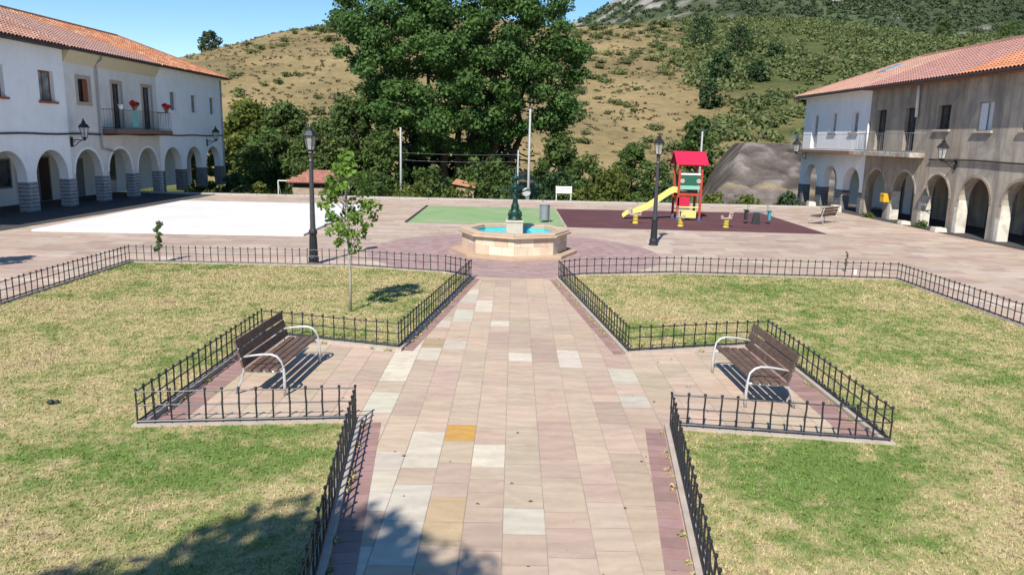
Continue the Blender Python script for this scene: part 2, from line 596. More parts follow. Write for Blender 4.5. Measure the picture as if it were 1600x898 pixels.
def leaf_quads(clumps, size, squash=0.8, inner=2.2, asp=0.55, updir=0.35):
    """clumps: list of (centre, radius, count) -> (N*4,3) rhombus leaves"""
    out = []
    for (c, r_, n) in clumps:
        n = int(n)
        if n < 1:
            continue
        d = unit(RNG.normal(size=(n, 3)))
        rad = r_ * RNG.random((n, 1)) ** (1.0 / inner)
        rad *= 1 + 0.18 * np.sin(d[:, :1] * 5 + c[0]) * np.cos(d[:, 2:3] * 6 + c[1])
        p = np.array(c) + d * rad * np.array([1, 1, squash])
        nrm = unit(d + 0.75 * RNG.normal(size=(n, 3)) + np.array([0, 0, updir]))
        a = unit(np.cross(nrm, RNG.normal(size=(n, 3))))
        b = np.cross(nrm, a)
        s = size * (0.55 + 0.9 * RNG.random((n, 1)))
        q = np.stack([p - a * s, p + b * s * asp, p + a * s, p - b * s * asp], axis=1)
        out.append(q.reshape(-1, 3))
    return np.concatenate(out) if out else np.zeros((0, 3))


def in_poly(x, y, poly):
    ins = np.zeros(np.shape(x), dtype=bool)
    n = len(poly)
    for i in range(n):
        x1, y1 = poly[i]
        x2, y2 = poly[(i + 1) % n]
        cond = ((y1 > y) != (y2 > y)) & (x < (x2 - x1) * (y - y1) / ((y2 - y1) or 1e-9) + x1)
        ins ^= cond
    return ins


def offset_poly(poly, d):
    """positive d = outwards for a counter-clockwise polygon"""
    n = len(poly)
    out = []
    area = sum(poly[i][0] * poly[(i + 1) % n][1] - poly[(i + 1) % n][0] * poly[i][1] for i in range(n))
    sgn = 1 if area > 0 else -1
    for i in range(n):
        p0, p1, p2 = Vector(poly[i - 1]), Vector(poly[i]), Vector(poly[(i + 1) % n])
        e1, e2 = (p1 - p0).normalized(), (p2 - p1).normalized()
        n1, n2 = Vector((e1.y, -e1.x)) * sgn, Vector((e2.y, -e2.x)) * sgn
        k = n1 + n2
        k = k / max(0.25, k.length_squared) * 2
        out.append((p1.x + k.x * d, p1.y + k.y * d))
    return out


def poly_sheet(name, poly, z, material, parent=None):
    tri = tessellate_polygon([[Vector((p[0], p[1], 0)) for p in poly]])
    me = bpy.data.meshes.new(name)
    me.from_pydata([(p[0], p[1], z) for p in poly], [], tri)
    bm = bmesh.new()
    bm.from_mesh(me)
    for f in bm.faces:
        f.normal_update()
        if f.normal.z < 0:
            f.normal_flip()
    bm.to_mesh(me)
    bm.free()
    me.materials.append(material)
    o = bpy.data.objects.new(name, me)
    COL.objects.link(o)
    return o


def ring_strip(mb, poly, o0, o1, z0, z1):
    """closed kerb following a polygon, from offset o0 to o1"""
    a, b = offset_poly(poly, o0), offset_poly(poly, o1)
    n = len(poly)
    for i in range(n):
        j = (i + 1) % n
        mb.poly([(*a[i], z1), (*a[j], z1), (*b[j], z1), (*b[i], z1)])
        mb.poly([(*b[i], z0), (*b[i], z1), (*b[j], z1), (*b[j], z0)])
        mb.poly([(*a[j], z0), (*a[j], z1), (*a[i], z1), (*a[i], z0)])


# ------------------------------------------------------------------ ground, plaza
BASE = -1.9
gm = MB()
gm.poly([(-4000, -4000, -2.3), (4000, -4000, -2.3), (4000, 5000, -2.3), (-4000, 5000, -2.3)])
M['earth'] = mat('dry_earth', (0.20, 0.17, 0.09), 0.95, 0.3, 0.05, 0.2, kind='Position')
tag(gm.build('ground', M['earth']), kind='structure')

PB = MB()
PB.poly([(-120, -70, 0), (120, -70, 0), (120, 52.4, 0), (-120, 52.4, 0)])
PB.poly([(-120, 52.4, 0), (120, 52.4, 0), (120, 52.4, -2.3), (-120, 52.4, -2.3)])
tag(PB.build('plaza_base', M['joint']), kind='structure')

# lawns (left, mirrored for right), counter-clockwise when mirrored back
LAWN_R = [(1.22, 1.0), (12.32, 1.0), (12.32, 23.85), (5.2, 24.1), (2.1, 23.35), (1.42, 22.75), (2.36, 14.65), (5.42, 15.5), (5.46, 10.22), (2.40, 10.64), (1.88, 6.2)]
LAWN_L = [(-x, y) for (x, y) in LAWN_R]
LAWN_L[2] = (-12.35, 24.02)
LAWN_L[7] = (-5.25, 15.45)
LAWN_L[8] = (-5.34, 10.26)
LAWN_L[9] = (-2.28, 10.64)
LAWN_L[6] = (-2.24, 14.58)
LAWN_L[10] = (-1.78, 6.2)
LAWN_L[5] = (-1.26, 22.6)


def inside_lawn(x, y):
    return bool(in_poly(np.array(x), np.array(y), LAWN_R)) or bool(in_poly(np.array(x), np.array(y), LAWN_L))


def vary(c, v):
    k = 1 + random.uniform(-v, v)
    return tuple(min(0.9, x * k * (1 + random.uniform(-v, v) * 0.25)) for x in c)


PINK, BEIGE, PALE, MAUVE, TAN = (0.485, 0.375, 0.285), (0.485, 0.39, 0.285), (0.545, 0.49, 0.395), (0.445, 0.335, 0.265), (0.43, 0.325, 0.205)
FOUNT = (0.05, 28.35)
RING = 5.4


def path_col(x, y):
    r_ = random.random()
    palep = 0.34 if -2.6 < x < -0.9 else (0.07 if x < 0.4 else 0.06)
    if r_ < palep:
        return vary(PALE, 0.10)
    if r_ < palep + 0.06:
        return vary(BEIGE, 0.10)
    if r_ < palep + 0.085:
        return vary(TAN, 0.10)
    if r_ < palep + 0.23:
        return vary(MAUVE, 0.08)
    return vary(PINK, 0.08)


sm = MB()
GAP = 0.004
x = -5.5
cols = []
while x < 5.5:
    w = random.uniform(0.43, 0.52)
    cols.append((x, x + w))
    x += w
# put a column edge so that the ochre slab sits where the photo has it
for (xa, xb) in cols:
    y = -2.0 - random.uniform(0, 0.5)
    prevc = None
    while y < 22.6:
        ln = random.choice([0.36, 0.48, 0.6, 0.6, 0.75, 0.9])
        cx, cy = (xa + xb) / 2, y + ln / 2
        corners = [(xa, y), (xb, y), (xa, y + ln), (xb, y + ln), (cx, cy)]
        if not all(inside_lawn(*q) for q in corners):
            c = vary(prevc, 0.03) if (prevc and random.random() < 0.26) else path_col(cx, cy)
            prevc = c
            if abs(cx) > 2.6:
                c = vary(PINK if random.random() < 0.75 else BEIGE, 0.09)
            if xa <= -0.61 < xb and y <= 10.45 < y + ln:
                c = (0.52, 0.30, 0.075)
            j1, j2, j3, j4 = (random.uniform(0.001, 0.007) for _ in range(4))
            sm.poly([(xa + j1, y + 0.002, 0.004), (xb - j2, y + 0.003, 0.004), (xb - j3, y + ln - 0.002, 0.004), (xa + j4, y + ln - 0.001, 0.004)], c)
        y += ln
tag(sm.build('path', M['slab']), kind='structure')

sm = MB()
rows = []
y = -6.0
while y < 52.3:
    h_ = random.choice([0.5, 0.6, 0.7])
    xx = -26.0 - random.random()
    rowtone = random.uniform(0.93, 1.07)
    while xx < 26:
        ln = random.uniform(0.6, 1.3)
        cx, cy = xx + ln / 2, y + h_ / 2
        skip = (abs(cx) < 5.6 and cy < 22.2 and abs(cx) + ln / 2 < 5.6) or inside_lawn(cx, cy)
        skip = skip or (cy < 1 and abs(cx) < 12)
        skip = skip or math.hypot(cx - FOUNT[0], cy - FOUNT[1]) < RING - 0.8
        if not skip and y + h_ < 52.38:
            base = random.choice([(0.445, 0.335, 0.27), (0.46, 0.355, 0.285), (0.46, 0.37, 0.29), (0.40, 0.30, 0.25), (0.48, 0.40, 0.33)])
            n_ = noise.noise(Vector((cx * 0.12, cy * 0.35, 3.1)))
            base = tuple(b * (1 + 0.16 * n_) * rowtone for b in base)
            g_ = GAP * 1.2
            ox = 0.0
            x0_, x1_ = xx + g_, xx + ln - g_
            if cy < 22.5:
                if cx > 0:
                    x0_ = max(x0_, 5.62) if cx < 6.5 else x0_
                else:
                    x1_ = min(x1_, -5.62) if cx > -6.5 else x1_
            if x1_ > x0_ + 0.05:
                sm.poly([(x0_, y + g_, 0.0035), (x1_, y + g_, 0.0035), (x1_, y + h_ - g_, 0.0035), (x0_, y + h_ - g_, 0.0035)], vary(base, 0.05))
        xx += ln
    y += h_
tag(sm.build('plaza_paving', M['slab']), kind='structure')

# maroon brick ring round the fountain
sm = MB()
k = 0
rr = 1.9
while rr < RING - 0.01:
    n = max(12, int(2 * math.pi * rr / 0.42))
    r2 = rr + 0.2
    off = random.random()
    for j in range(n):
        a0, a1 = 2 * math.pi * (j + off) / n, 2 * math.pi * (j + 1 + off) / n
        g_ = 0.004 / rr
        q = [(rr + 0.004, a0 + g_), (r2 - 0.004, a0 + g_), (r2 - 0.004, a1 - g_), (rr + 0.004, a1 - g_)]
        c = vary((0.36, 0.245, 0.222), 0.14)
        sm.poly([(FOUNT[0] + r_ * math.cos(a), FOUNT[1] + r_ * math.sin(a), 0.010) for r_, a in q], c)
    rr = r2
    k += 1
tag(sm.build('fountain_ring_paving', M['brick']), kind='structure')
dm = MB()
dm.poly([(FOUNT[0] + RING * math.cos(a * math.pi / 36), FOUNT[1] + RING * math.sin(a * math.pi / 36), 0.0065) for a in range(72)])
tag(dm.build('fountain_ring_bed', M['joint']), kind='structure')

# left arcade's shade painted as a dark ground strip, edged along its cast shadow, dark floor of the right arcade
M['dark_ground'] = mat('darkened_ground', (0.060, 0.058, 0.058), 0.92, 0.25, 1.5, 0.3, kind='Position', fine=30)
tag(poly_sheet('painted_shade_strip', [(-36, 20), (-21.45, 20), (-21.2, 31), (-20.35, 52.3), (-36, 52.3)], 0.012, M['dark_ground']), kind='structure')
tag(poly_sheet('arcade_floor', [(22.45, 20), (36, 20), (36, 52.3), (21.35, 52.3)], 0.012, M['dark_ground']), kind='structure')
# sports courts and playground floor
cm = MB()
cm.hexa([(-20.0, 31.15, 0.0), (-8.8, 31.5, 0.0), (-8.7, 46.1, 0.0), (-20.2, 46.1, 0.0),
         (-20.0, 31.15, 0.09), (-8.8, 31.5, 0.09), (-8.7, 46.1, 0.09), (-20.2, 46.1, 0.09)])
tag(cm.build('white_court', M['court_white']), kind='structure')
poly_o = poly_sheet('green_court', [(-5.3, 37.5), (2.53, 37.3), (2.55, 47.0), (-5.25, 46.9)], 0.012, M['court_green'])
tag(poly_o, kind='structure')
em = MB()
em.box(-5.42, -5.31, 37.5, 46.9, 0.0, 0.05)
tag(em.build('court_edging', M['gutter']), kind='structure')
poly_o = poly_sheet('playground_floor', [(2.65, 36.95), (15.2, 36.4), (15.4, 47.1), (2.62, 46.7)], 0.012, M['rubber'])
tag(poly_o, kind='structure')
em = MB()
em.box(-26, 26, 51.9, 52.38, 0.004, 0.10)
tag(em.build('plaza_edge_kerb', M['concrete']), kind='structure')

# lawn turf, kerbs, border bricks
for nm, poly in (('lawn', LAWN_L), ('lawn', LAWN_R)):
    tag(poly_sheet(nm, offset_poly(poly, -0.02), 0.035, M['lawn']), kind='structure')
    kb = MB()
    ring_strip(kb, poly, -0.06, 0.08, 0.0, 0.07)
    tag(kb.build('lawn_kerb', M['kerb'], recalc=False), kind='structure')

bb = MB()


def brick_run(p, q, side, w=0.30, gap0=0.09):
    p, q = Vector(p), Vector(q)
    L = (q - p).length
    e = (q - p) / L
    n_ = Vector((e.y, -e.x)) * side
    k = int(L / 0.21)
    for i in range(k):
        a, b = p + e * (L * i / k + 0.004), p + e * (L * (i + 1) / k - 0.004)
        c = vary((0.315, 0.195, 0.17), 0.14)
        pts = [a + n_ * gap0, b + n_ * gap0, b + n_ * (gap0 + w), a + n_ * (gap0 + w)]
        if side < 0:
            pts = pts[::-1]
        bb.poly([(v.x, v.y, 0.0085) for v in pts], c)


for poly, s in ((LAWN_L, 1), (LAWN_R, -1)):
    brick_run(poly[5], poly[6], -s, 0.20)
    brick_run(poly[7], poly[8], -s, 0.42)
    brick_run(poly[9], poly[10], -s, 0.28)
    brick_run(poly[10], poly[0], -s, 0.28)
tag(bb.build('path_border_bricks', M['brick']), kind='structure')


# grass tufts
def tufts(poly, dens_fn, ymax, n_try, name):
    xs = [p[0] for p in poly]
    ip = offset_poly(poly, -0.08)
    X = RNG.uniform(min(xs), max(xs), n_try)
    Y = 5.2 + (ymax - 5.2) * RNG.random(n_try) ** 1.7
    dens = np.where(Y < 30, 1, 0)
    ok = in_poly(X, Y, ip) & (np.abs(X) < 0.80 * Y + 0.8)
    X, Y = X[ok], Y[ok]
    n = len(X)
    out = []
    for k in range(3):
        ang = RNG.uniform(0, 2 * math.pi, n)
        ln = RNG.uniform(0.010, 0.036, n) * (1 + Y / 60)
        w = RNG.uniform(0.0025, 0.005, n) * (1 + Y / 11)
        lean = RNG.uniform(0.3, 1.7, n) * ln
        dx, dy = np.cos(ang), np.sin(ang)
        bx, by = X + RNG.normal(0, 0.012, n), Y + RNG.normal(0, 0.012, n)
        a = np.stack([bx - dy * w, by + dx * w, np.full(n, 0.033)], 1)
        b = np.stack([bx + dy * w, by - dx * w, np.full(n, 0.033)], 1)
        t = np.stack([bx + dx * lean, by + dy * lean, 0.033 + ln], 1)
        out.append(np.stack([a, b, t], 1).reshape(-1, 3))
    o = np_mesh(name, np.concatenate(out), 3, M['blade'], kind='stuff')
    tag(o, 'short dry patchy lawn grass with greener patches', 'grass', kind='stuff')
    return o


o = tufts(LAWN_L, None, 24.1, 110000, 'grass')
o['label'] = 'short dry patchy grass of the lawn left of the path'
o = tufts(LAWN_R, None, 24.1, 110000, 'grass')
o['label'] = 'short greener patchy grass of the lawn right of the path'


# ------------------------------------------------------------------ hills
def ridge_z(pxl, Yd):
    xs = [(p[0] - 803) / 1195 * Yd for p in pxl]
    zs = [4.2 + (217 + 0.022 * (p[0] - 803) - p[1]) / 1195 * Yd for p in pxl]
    return np.array(xs), np.array(zs)


RX1, RZ1 = ridge_z([(-500, 200), (-200, 170), (100, 135), (250, 118), (320, 105), (400, 84), (480, 54), (540, 43), (650, 38), (760, 40), (880, 50),
                    (1045, 46), (1193, 42), (1300, 52), (1420, 70), (1600, 72), (1900, 100), (2300, 160)], 300.0)
RX2, RZ2 = ridge_z([(-400, 240), (300, 200), (600, 170), (760, 120), (840, 70), (882, 47), (905, 38), (930, 25), (950, 9), (968, -4), (1050, -45),
                    (1200, -80), (1400, -95), (1700, -100), (2100, -40), (2600, 100)], 750.0)


def hill_z(X, Y):
    X, Y = np.asarray(X, float), np.asarray(Y, float)
    v = np.clip((Y - 95) / 205, 0, 1)
    rz = np.interp(X, RX1, RZ1)
    s = v + 0.05 * np.sin(np.pi * v)
    z = BASE + (rz - BASE) * s
    bump = (np.sin(X * 0.09 + Y * 0.02) * np.cos(Y * 0.055 - X * 0.02) * 1.3 + np.sin(X * 0.21 + 1.3) * np.sin(Y * 0.17) * 0.5)
    z = z + bump * v * (1 - 0.6 * v)
    z = np.where(Y > 300, rz - (Y - 300) * 0.22, z)
    return z


def mount_z(X, Y):
    X, Y = np.asarray(X, float), np.asarray(Y, float)
    v = np.clip((Y - 340) / 410, 0, 1)
    rz = np.interp(X, RX2, RZ2)
    s = v ** 1.15
    b0 = 20.0
    z = b0 + (rz - b0) * s
    z += (np.sin(X * 0.05 + Y * 0.012) * np.cos(Y * 0.03) * 4.0 + np.sin(X * 0.13) * np.sin(Y * 0.09) * 1.6) * v * (1 - 0.75 * v)
    z = np.where(Y > 750, rz - (Y - 750) * 0.3, z)
    return z


def green_edge(Y):
    return np.interp(Y, [95, 120, 203, 300, 420], [26, 31, 41, 60, 80])


def vnoise(X, Y, s, seed=0.0):
    return np.array([noise.fractal(Vector((a * s, b * s, seed)), 1.0, 2.0, 4) for a, b in zip(X.ravel(), Y.ravel())]).reshape(X.shape)


def grid_mesh(name, X, Y, Z, C, material):
    ny, nx = X.shape
    V = np.stack([X, Y, Z], -1).reshape(-1, 3)
    idx = np.arange(nx * ny).reshape(ny, nx)
    F = np.stack([idx[:-1, :-1], idx[:-1, 1:], idx[1:, 1:], idx[1:, :-1]], -1).reshape(-1, 4)
    me = bpy.data.meshes.new(name)
    me.from_pydata(V.tolist(), [], F.tolist())
    ca = me.color_attributes.new('Col', 'FLOAT_COLOR', 'POINT')
    ca.data.foreach_set('color', np.concatenate([C.reshape(-1, 3), np.ones((nx * ny, 1))], 1).astype(np.float32).ravel())
    me.polygons.foreach_set('use_smooth', [True] * len(me.polygons))
    me.materials.append(material)
    o = bpy.data.objects.new(name, me)
    COL.objects.link(o)
    return o


def hill_mat(name, s1, s2, lo, hi):
    m, nt, b = new_mat(name)
    a = nt.nodes.new('ShaderNodeVertexColor')
    a.layer_name = 'Col'
    v = coord(nt, 'Position')
    n1 = ntex(nt, v, s1, 8, 0.72, 0.5)
    n2 = ntex(nt, v, s2, 5, 0.7)
    f = math_node(nt, 'ADD', math_node(nt, 'MULTIPLY', n1, 0.6), math_node(nt, 'MULTIPLY', n2, 0.4))
    c = mixc(nt, 1.0, a.outputs[0], ramp(nt, f, [(0.32, lo), (0.68, hi)]), 'MULTIPLY')
    nt.links.new(c, b.inputs['Base Color'])
    b.inputs['Roughness'].default_value = 1.0
    b.inputs['Specular IOR Level'].default_value = 0.05
    add_bump(nt, b, n2, 0.6, 0.6)
    return m


M['hill'] = hill_mat('dry_hillside', 0.07, 0.8, (0.50, 0.56, 0.48), (1.32, 1.27, 1.2))
M['mount'] = hill_mat('mountain_side', 0.02, 0.2, (0.6, 0.62, 0.6), (1.3, 1.25, 1.2))
xs = np.concatenate([np.linspace(-330, -150, 40), np.linspace(-146, 170, 150), np.linspace(175, 330, 40)])
ys = np.concatenate([np.linspace(52.41, 95, 24), np.linspace(97, 300, 95), np.linspace(304, 420, 14)])
X, Y = np.meshgrid(xs, ys)
Z = hill_z(X, Y)
nz = vnoise(X, Y, 0.035)
TANC, GRN, DARKG = np.array([0.250, 0.190, 0.102]), np.array([0.088, 0.102, 0.040]), np.array([0.06, 0.075, 0.03])
g = np.clip((X - green_edge(Y)) / 10 + nz * 2.2 + 0.1, 0, 1) * (1 - 0.75 * np.clip((165 - Y) / 30, 0, 1) * np.clip(nz * 3 + 0.5, 0, 1))
g = g[..., None]
C = TANC * (1 + 0.25 * nz[..., None]) * (1 - g) + (GRN * (1 - np.clip(-nz, 0, 1)[..., None] * 0.2) + np.clip(-nz - 0.15, 0, 1)[..., None] * np.array([0.24, 0.17, 0.09])) * g
low = np.clip((100 - Y) / 12, 0, 1)[..., None]
C = C * (1 - low) + np.array([0.12, 0.13, 0.05]) * (1 + 0.5 * nz[..., None]) * low
tag(grid_mesh('hill_terrain', X, Y, Z, C, M['hill']), kind='structure')

xs = np.linspace(-420, 760, 180)
ys = np.concatenate([np.linspace(310, 750, 90), np.linspace(760, 1000, 12)])
X, Y = np.meshgrid(xs, ys)
Z = mount_z(X, Y)
nz = vnoise(X, Y, 0.012, 5.0)
nf = vnoise(X, Y, 0.05, 9.0)
rock = np.clip(nf * 2.6 + 0.2 + np.clip((Y - 600) / 150, 0, 1) - 0.6, 0, 1) * np.clip((Y - 480) / 150, 0, 1) * np.clip((165 - X) / 50, 0, 1)
rock = np.maximum(rock, np.clip(nf * 3 - 1.2, 0, 1) * 0.8)[..., None]
C = np.array([0.060, 0.078, 0.042]) * (1 + 0.5 * nz[..., None])
C = np.clip(C, 0.01, 1) * (1 - rock) + np.array([0.30, 0.285, 0.27]) * rock
tag(grid_mesh('mountain', X, Y, Z, C, M['mount']), kind='structure')

# grey earth bank on the right beyond the plaza
ys = np.linspace(60, 96, 90)
xs = np.linspace(12, 60, 120)
X, Y = np.meshgrid(xs, ys)
vv = np.clip((Y - 66) / 17, 0, 1)
left = np.clip((X - (17.0 + (Y - 66) * 0.19)) / (1.2 + vv * 3.4), 0, 1)
top = BASE - 0.4 + 6.6 * np.minimum(np.minimum(vv, 1), 0.15 + 0.85 * left * vv + 0.0) * np.clip(left * 3, 0, 1)
top = np.where(Y > 83, np.minimum(top, BASE + 6.2), top)
nz = vnoise(X, Y, 0.16, 2.0)
nb = vnoise(X, Y, 0.55, 7.0)
Z = top + (0.22 * nz + 0.28 * nb) * np.clip(vv * 3, 0, 1) * (1 - 0.75 * np.clip((vv - 0.85) / 0.15, 0, 1))
C = np.array([0.140, 0.116, 0.100]) * (1 + 0.6 * nz[..., None] + 0.6 * nb[..., None])
pale = np.clip(nb * 2.2 - 0.35, 0, 1)[..., None] * 0.7
C = C * (1 - pale) + np.array([0.30, 0.265, 0.235]) * pale
tl = np.maximum(np.clip(1 - np.abs(vv - 0.36 - 0.04 * nz) / 0.05, 0, 1) * np.clip(nb + 0.6, 0, 1), np.clip((0.16 - vv) / 0.08, 0, 1) * np.clip(nb + 0.8, 0, 1))[..., None]
C = C * (1 - tl) + np.array([0.36, 0.28, 0.15]) * tl
tag(grid_mesh('earth_bank', X, Y, Z, C, hill_mat('bank_earth', 0.5, 3.5, 0.62, 1.35)), kind='structure')

# ------------------------------------------------------------------ houses
LP = lambda t, d, z: Vector((-25.3 + 0.02 * t - d, t, z))
RP = lambda t, d, z: Vector((23.2 - 0.024 * t + d, t, z))


def wall2d(mb, P, outer, holes, d0, d1):
    loops = [[Vector((a, b, 0)) for a, b in lp] for lp in [outer] + holes]
    tri = tessellate_polygon(loops)
    flat = [v for lp in loops for v in lp]
    i0 = len(mb.v)
    mb.v += [tuple(P(v.x, d0, v.y)) for v in flat] + [tuple(P(v.x, d1, v.y)) for v in flat]
    n = len(flat)
    for t in tri:
        mb.f.append(tuple(i0 + k for k in t))
        mb.f.append(tuple(i0 + n + k for k in reversed(t)))
        mb.c += [None, None]
    s = 0
    for lp in loops:
        m_ = len(lp)
        for k in range(m_):
            a, b = s + k, s + (k + 1) % m_
            mb.f.append((i0 + a, i0 + b, i0 + n + b, i0 + n + a))
            mb.c.append(None)
        s += m_


def arch_pts(t0, t1, spring, n=14):
    r_ = (t1 - t0) / 2
    c = (t0 + t1) / 2
    return [(c - r_ * math.cos(math.pi * k / n), spring + r_ * math.sin(math.pi * k / n)) for k in range(n + 1)]


def tile_slope(mb, P, t0, tend, d_e, z_e, d_r, z_r, colfn, pitch=0.27, row=0.42, tstart=None):
    L = math.hypot(d_r - d_e, z_r - z_e)
    nr = int(L / row)
    nc = int((tend(d_e) - t0) / pitch)
    prof = [(-0.5, 0.0), (-0.28, 0.055), (0.0, 0.078), (0.28, 0.055), (0.5, 0.0)]
    sl_ = (z_r - z_e) / (d_r - d_e)
    for i in range(nc):
        t = t0 + (i + 0.5) * pitch
        for k in range(nr):
            fa, fb = k / nr, (k + 1.12) / nr
            da, db = d_e + (d_r - d_e) * fa, d_e + (d_r - d_e) * min(1.0, fb)
            if t > tend(da):
                break
            za, zb = z_e + sl_ * (da - d_e) + 0.035, z_e + sl_ * (db - d_e) + 0.0
            c = colfn(t, (k + 0.5) / nr)
            jt = random.uniform(-0.012, 0.012)
            for (u, h), (u2, h2) in zip(prof[:-1], prof[1:]):
                mb.poly([P(t + jt + u * pitch, da, za + h), P(t + jt + u2 * pitch, da, za + h2), P(t + jt + u2 * pitch, db, zb + h2), P(t + jt + u * pitch, db, zb + h)], c)


def ring_frame(mb, P, t0, t1, z0, z1, w, d0, d1, bottom=True):
    mb.pbox(P, t0, t0 + w, d0, d1, z0, z1)
    mb.pbox(P, t1 - w, t1, d0, d1, z0, z1)
    mb.pbox(P, t0 + w, t1 - w, d0, d1, z1 - w, z1)
    if bottom:
        mb.pbox(P, t0 + w, t1 - w, d0, d1, z0, z0 + w)


def house(P, name, label, t0, t1, ze, wallmat, arches, spring, wins, tilefn, soff, dz=0.0, hip=False, pier=None, pier_h=1.5,
          trim=None, zr=None, arcade=(), group='arcaded houses along the plaza', roof_h=2.45, ov=0.62, face=0.0):
    root = empty(name, P((t0 + t1) / 2, 0, 0))
    tag(root, label, 'house', group)
    # outer outline with arch notches
    outer = [(t0, 0)]
    for (a, b) in arches:
        outer.append((a, 0))
        outer += arch_pts(a, b, spring)
        outer.append((b, 0))
    outer += [(t1, 0), (t1, ze - 0.12), (t0, ze - 0.12)]
    holes = [[(w[0] - w[1] / 2, w[2]), (w[0] + w[1] / 2, w[2]), (w[0] + w[1] / 2, w[3]), (w[0] - w[1] / 2, w[3])] for w in wins]
    mb = MB()
    wall2d(mb, P, outer, holes, face, 0.5)
    mb.build('facade', wallmat, root, recalc=True)
    # windows and balcony doors
    for (tc, w, z0, z1, st) in wins:
        a, b = tc - w / 2, tc + w / 2
        fr = MB()
        ring_frame(fr, P, a + 0.003, b - 0.003, z0 + 0.003, z1 - 0.003, 0.07, 0.20, 0.27)
        fr.pbox(P, tc - 0.03, tc + 0.03, 0.205, 0.265, z0 + 0.07, z1 - 0.07)
        isdoor = st.get('door')
        fo = fr.build('balcony_door' if isdoor else 'window', M[st['frame']], root)
        pn = MB()
        pn.pbox(P, a + 0.06, b - 0.06, 0.232, 0.245, z0 + 0.06, z1 - 0.06)
        pn.build('pane', M[st.get('pane', 'pane')], fo)
        if st.get('half'):
            hp = MB()
            hp.pbox(P, tc + 0.02, b - 0.04, 0.10, 0.13, z0 + 0.04, z1 - 0.04)
            hp.build('shutter', M[st['half']], fo)
        if st.get('sill'):
            s_ = MB()
            s_.pbox(P, a - 0.14, b + 0.14, -0.12 + face, 0.20, z0 - 0.11, z0 + 0.002)
            s_.build('sill', M[st['sill']], fo, bevel=0.01)
        if st.get('surround'):
            s_ = MB()
            ring_frame(s_, P, a - 0.2, b + 0.2, z0 - (0.2 if not isdoor else 0), z1 + 0.2, 0.198, face - 0.03, face + 0.05, bottom=not isdoor)
            s_.build('surround', M[st['surround']], fo)
    # piers
    if pier:
        edges = [t0] + [e for ab in arches for e in ab] + [t1]
        for k in range(0, len(edges), 2):
            a, b = edges[k], edges[k + 1]
            if b - a < 0.05:
                continue
            pm = MB()
            pm.pbox(P, a - (0.025 if k else -0.004), b + (0.025 if k + 2 < len(edges) else -0.004), face - 0.03, 0.53, 0, pier_h)
            pm.build('pier_base', M[pier], root, bevel=0.012)
    if trim:
        for (a, b) in arches:
            tm = MB()
            o_, i_ = arch_pts(a - 0.14, b + 0.14, spring), arch_pts(a + 0.004, b - 0.004, spring)
            wall2d(tm, P, o_ + i_[::-1], [], face - 0.02, face + 0.05)
            tm.build('arch_trim', M[trim], root, recalc=True)
    # rear of the arcade, ceiling, outer walls
    mb = MB()
    mb.pbox(P, t0 + 0.01, t1 - 0.01, 3.2, 3.4, 0, 3.6)
    mb.build('arcade_wall', wallmat, root)
    mb = MB()
    mb.pbox(P, t0 + 0.01, t1 - 0.01, 0.502, 3.4, 3.602, 3.75)
    mb.build('arcade_ceiling', M['offwhite'], root)
    mb = MB()
    mb.pbox(P, t0 + 0.006, t1 - 0.006, 10.6, 10.9, 0, ze - 0.12)
    mb.pbox(P, t0 + 0.006, t0 + 0.22, 3.402, 10.598, 0, ze - 0.13)
    mb.pbox(P, t0 + 0.006, t0 + 0.22, 0.502, 3.4, 3.76, ze - 0.13)
    mb.pbox(P, t1 - 0.30, t1 - 0.006, 3.402, 10.598, 0, ze - 0.13)
    mb.pbox(P, t1 - 0.30, t1 - 0.006, 0.502, 3.4, 3.76, ze - 0.13)
    if hip:
        outl = [(0.502, 0), (0.504, 0)] + arch_pts(0.505, 2.75, spring) + [(2.752, 0), (3.19, 0), (3.19, 3.59), (0.502, 3.59)]
        Q = lambda a, d, z: P(t1 - 0.30 + d, a, z)
        wall2d(mb, Q, outl, [], 0.0, 0.294)
    mb.build('side_and_rear_wall', wallmat, root, recalc=True)
    for (tc, w, z0, z1, mt, nm) in arcade:
        dm_ = MB()
        ring_frame(dm_, P, tc - w / 2, tc + w / 2, z0, z1, 0.09, 3.13, 3.197, bottom=z0 > 0.2)
        f_ = dm_.build(nm, M['greyframe'], root)
        pm = MB()
        pm.pbox(P, tc - w / 2 + 0.08, tc + w / 2 - 0.08, 3.16, 3.195, z0 + 0.02, z1 - 0.08)
        pm.build('panel', M[mt], f_)
    # roof
    dr = 5.45
    zr = ze + roof_h
    tend = (lambda d: t1 + 0.6 - (d + ov) * 0.95) if hip else (lambda d: t1)
    rt_ = MB()
    a = 0.03
    te, tr = tend(-ov), tend(dr)
    rt_.poly([P(t0, -ov, ze), P(te, -ov, ze), P(tr, dr, zr), P(t0, dr, zr)], (0.25, 0.12, 0.09))
    rt_.poly([P(t0, dr, zr), P(tr, dr, zr), P(te, 10.9 + ov, ze), P(t0, 10.9 + ov, ze)], (0.32, 0.15, 0.10))
    if hip:
        rt_.poly([P(te, -ov, ze), P(te, 10.9 + ov, ze), P(tr, dr, zr)], (0.36, 0.16, 0.10))
    tile_slope(rt_, P, t0, tend, -ov, ze, dr, zr, tilefn)
    ro = rt_.build('roof', M['tile'], root)
    rg = MB()
    rg.tube([P(t0 + 0.05, dr, zr + 0.05), P(tr, dr, zr + 0.05)], 0.13, 8)
    if hip:
        rg.tube([P(te - 0.05, -ov + 0.05, ze + 0.05), P(tr, dr, zr + 0.05)], 0.12, 8)
    rg.build('ridge_tiles', M['brick_ridge'], ro)
    sf = MB()
    sf.pbox(P, t0 + 0.004, te - 0.03, -ov + 0.03, face - 0.004, ze - 0.13, ze - 0.03)
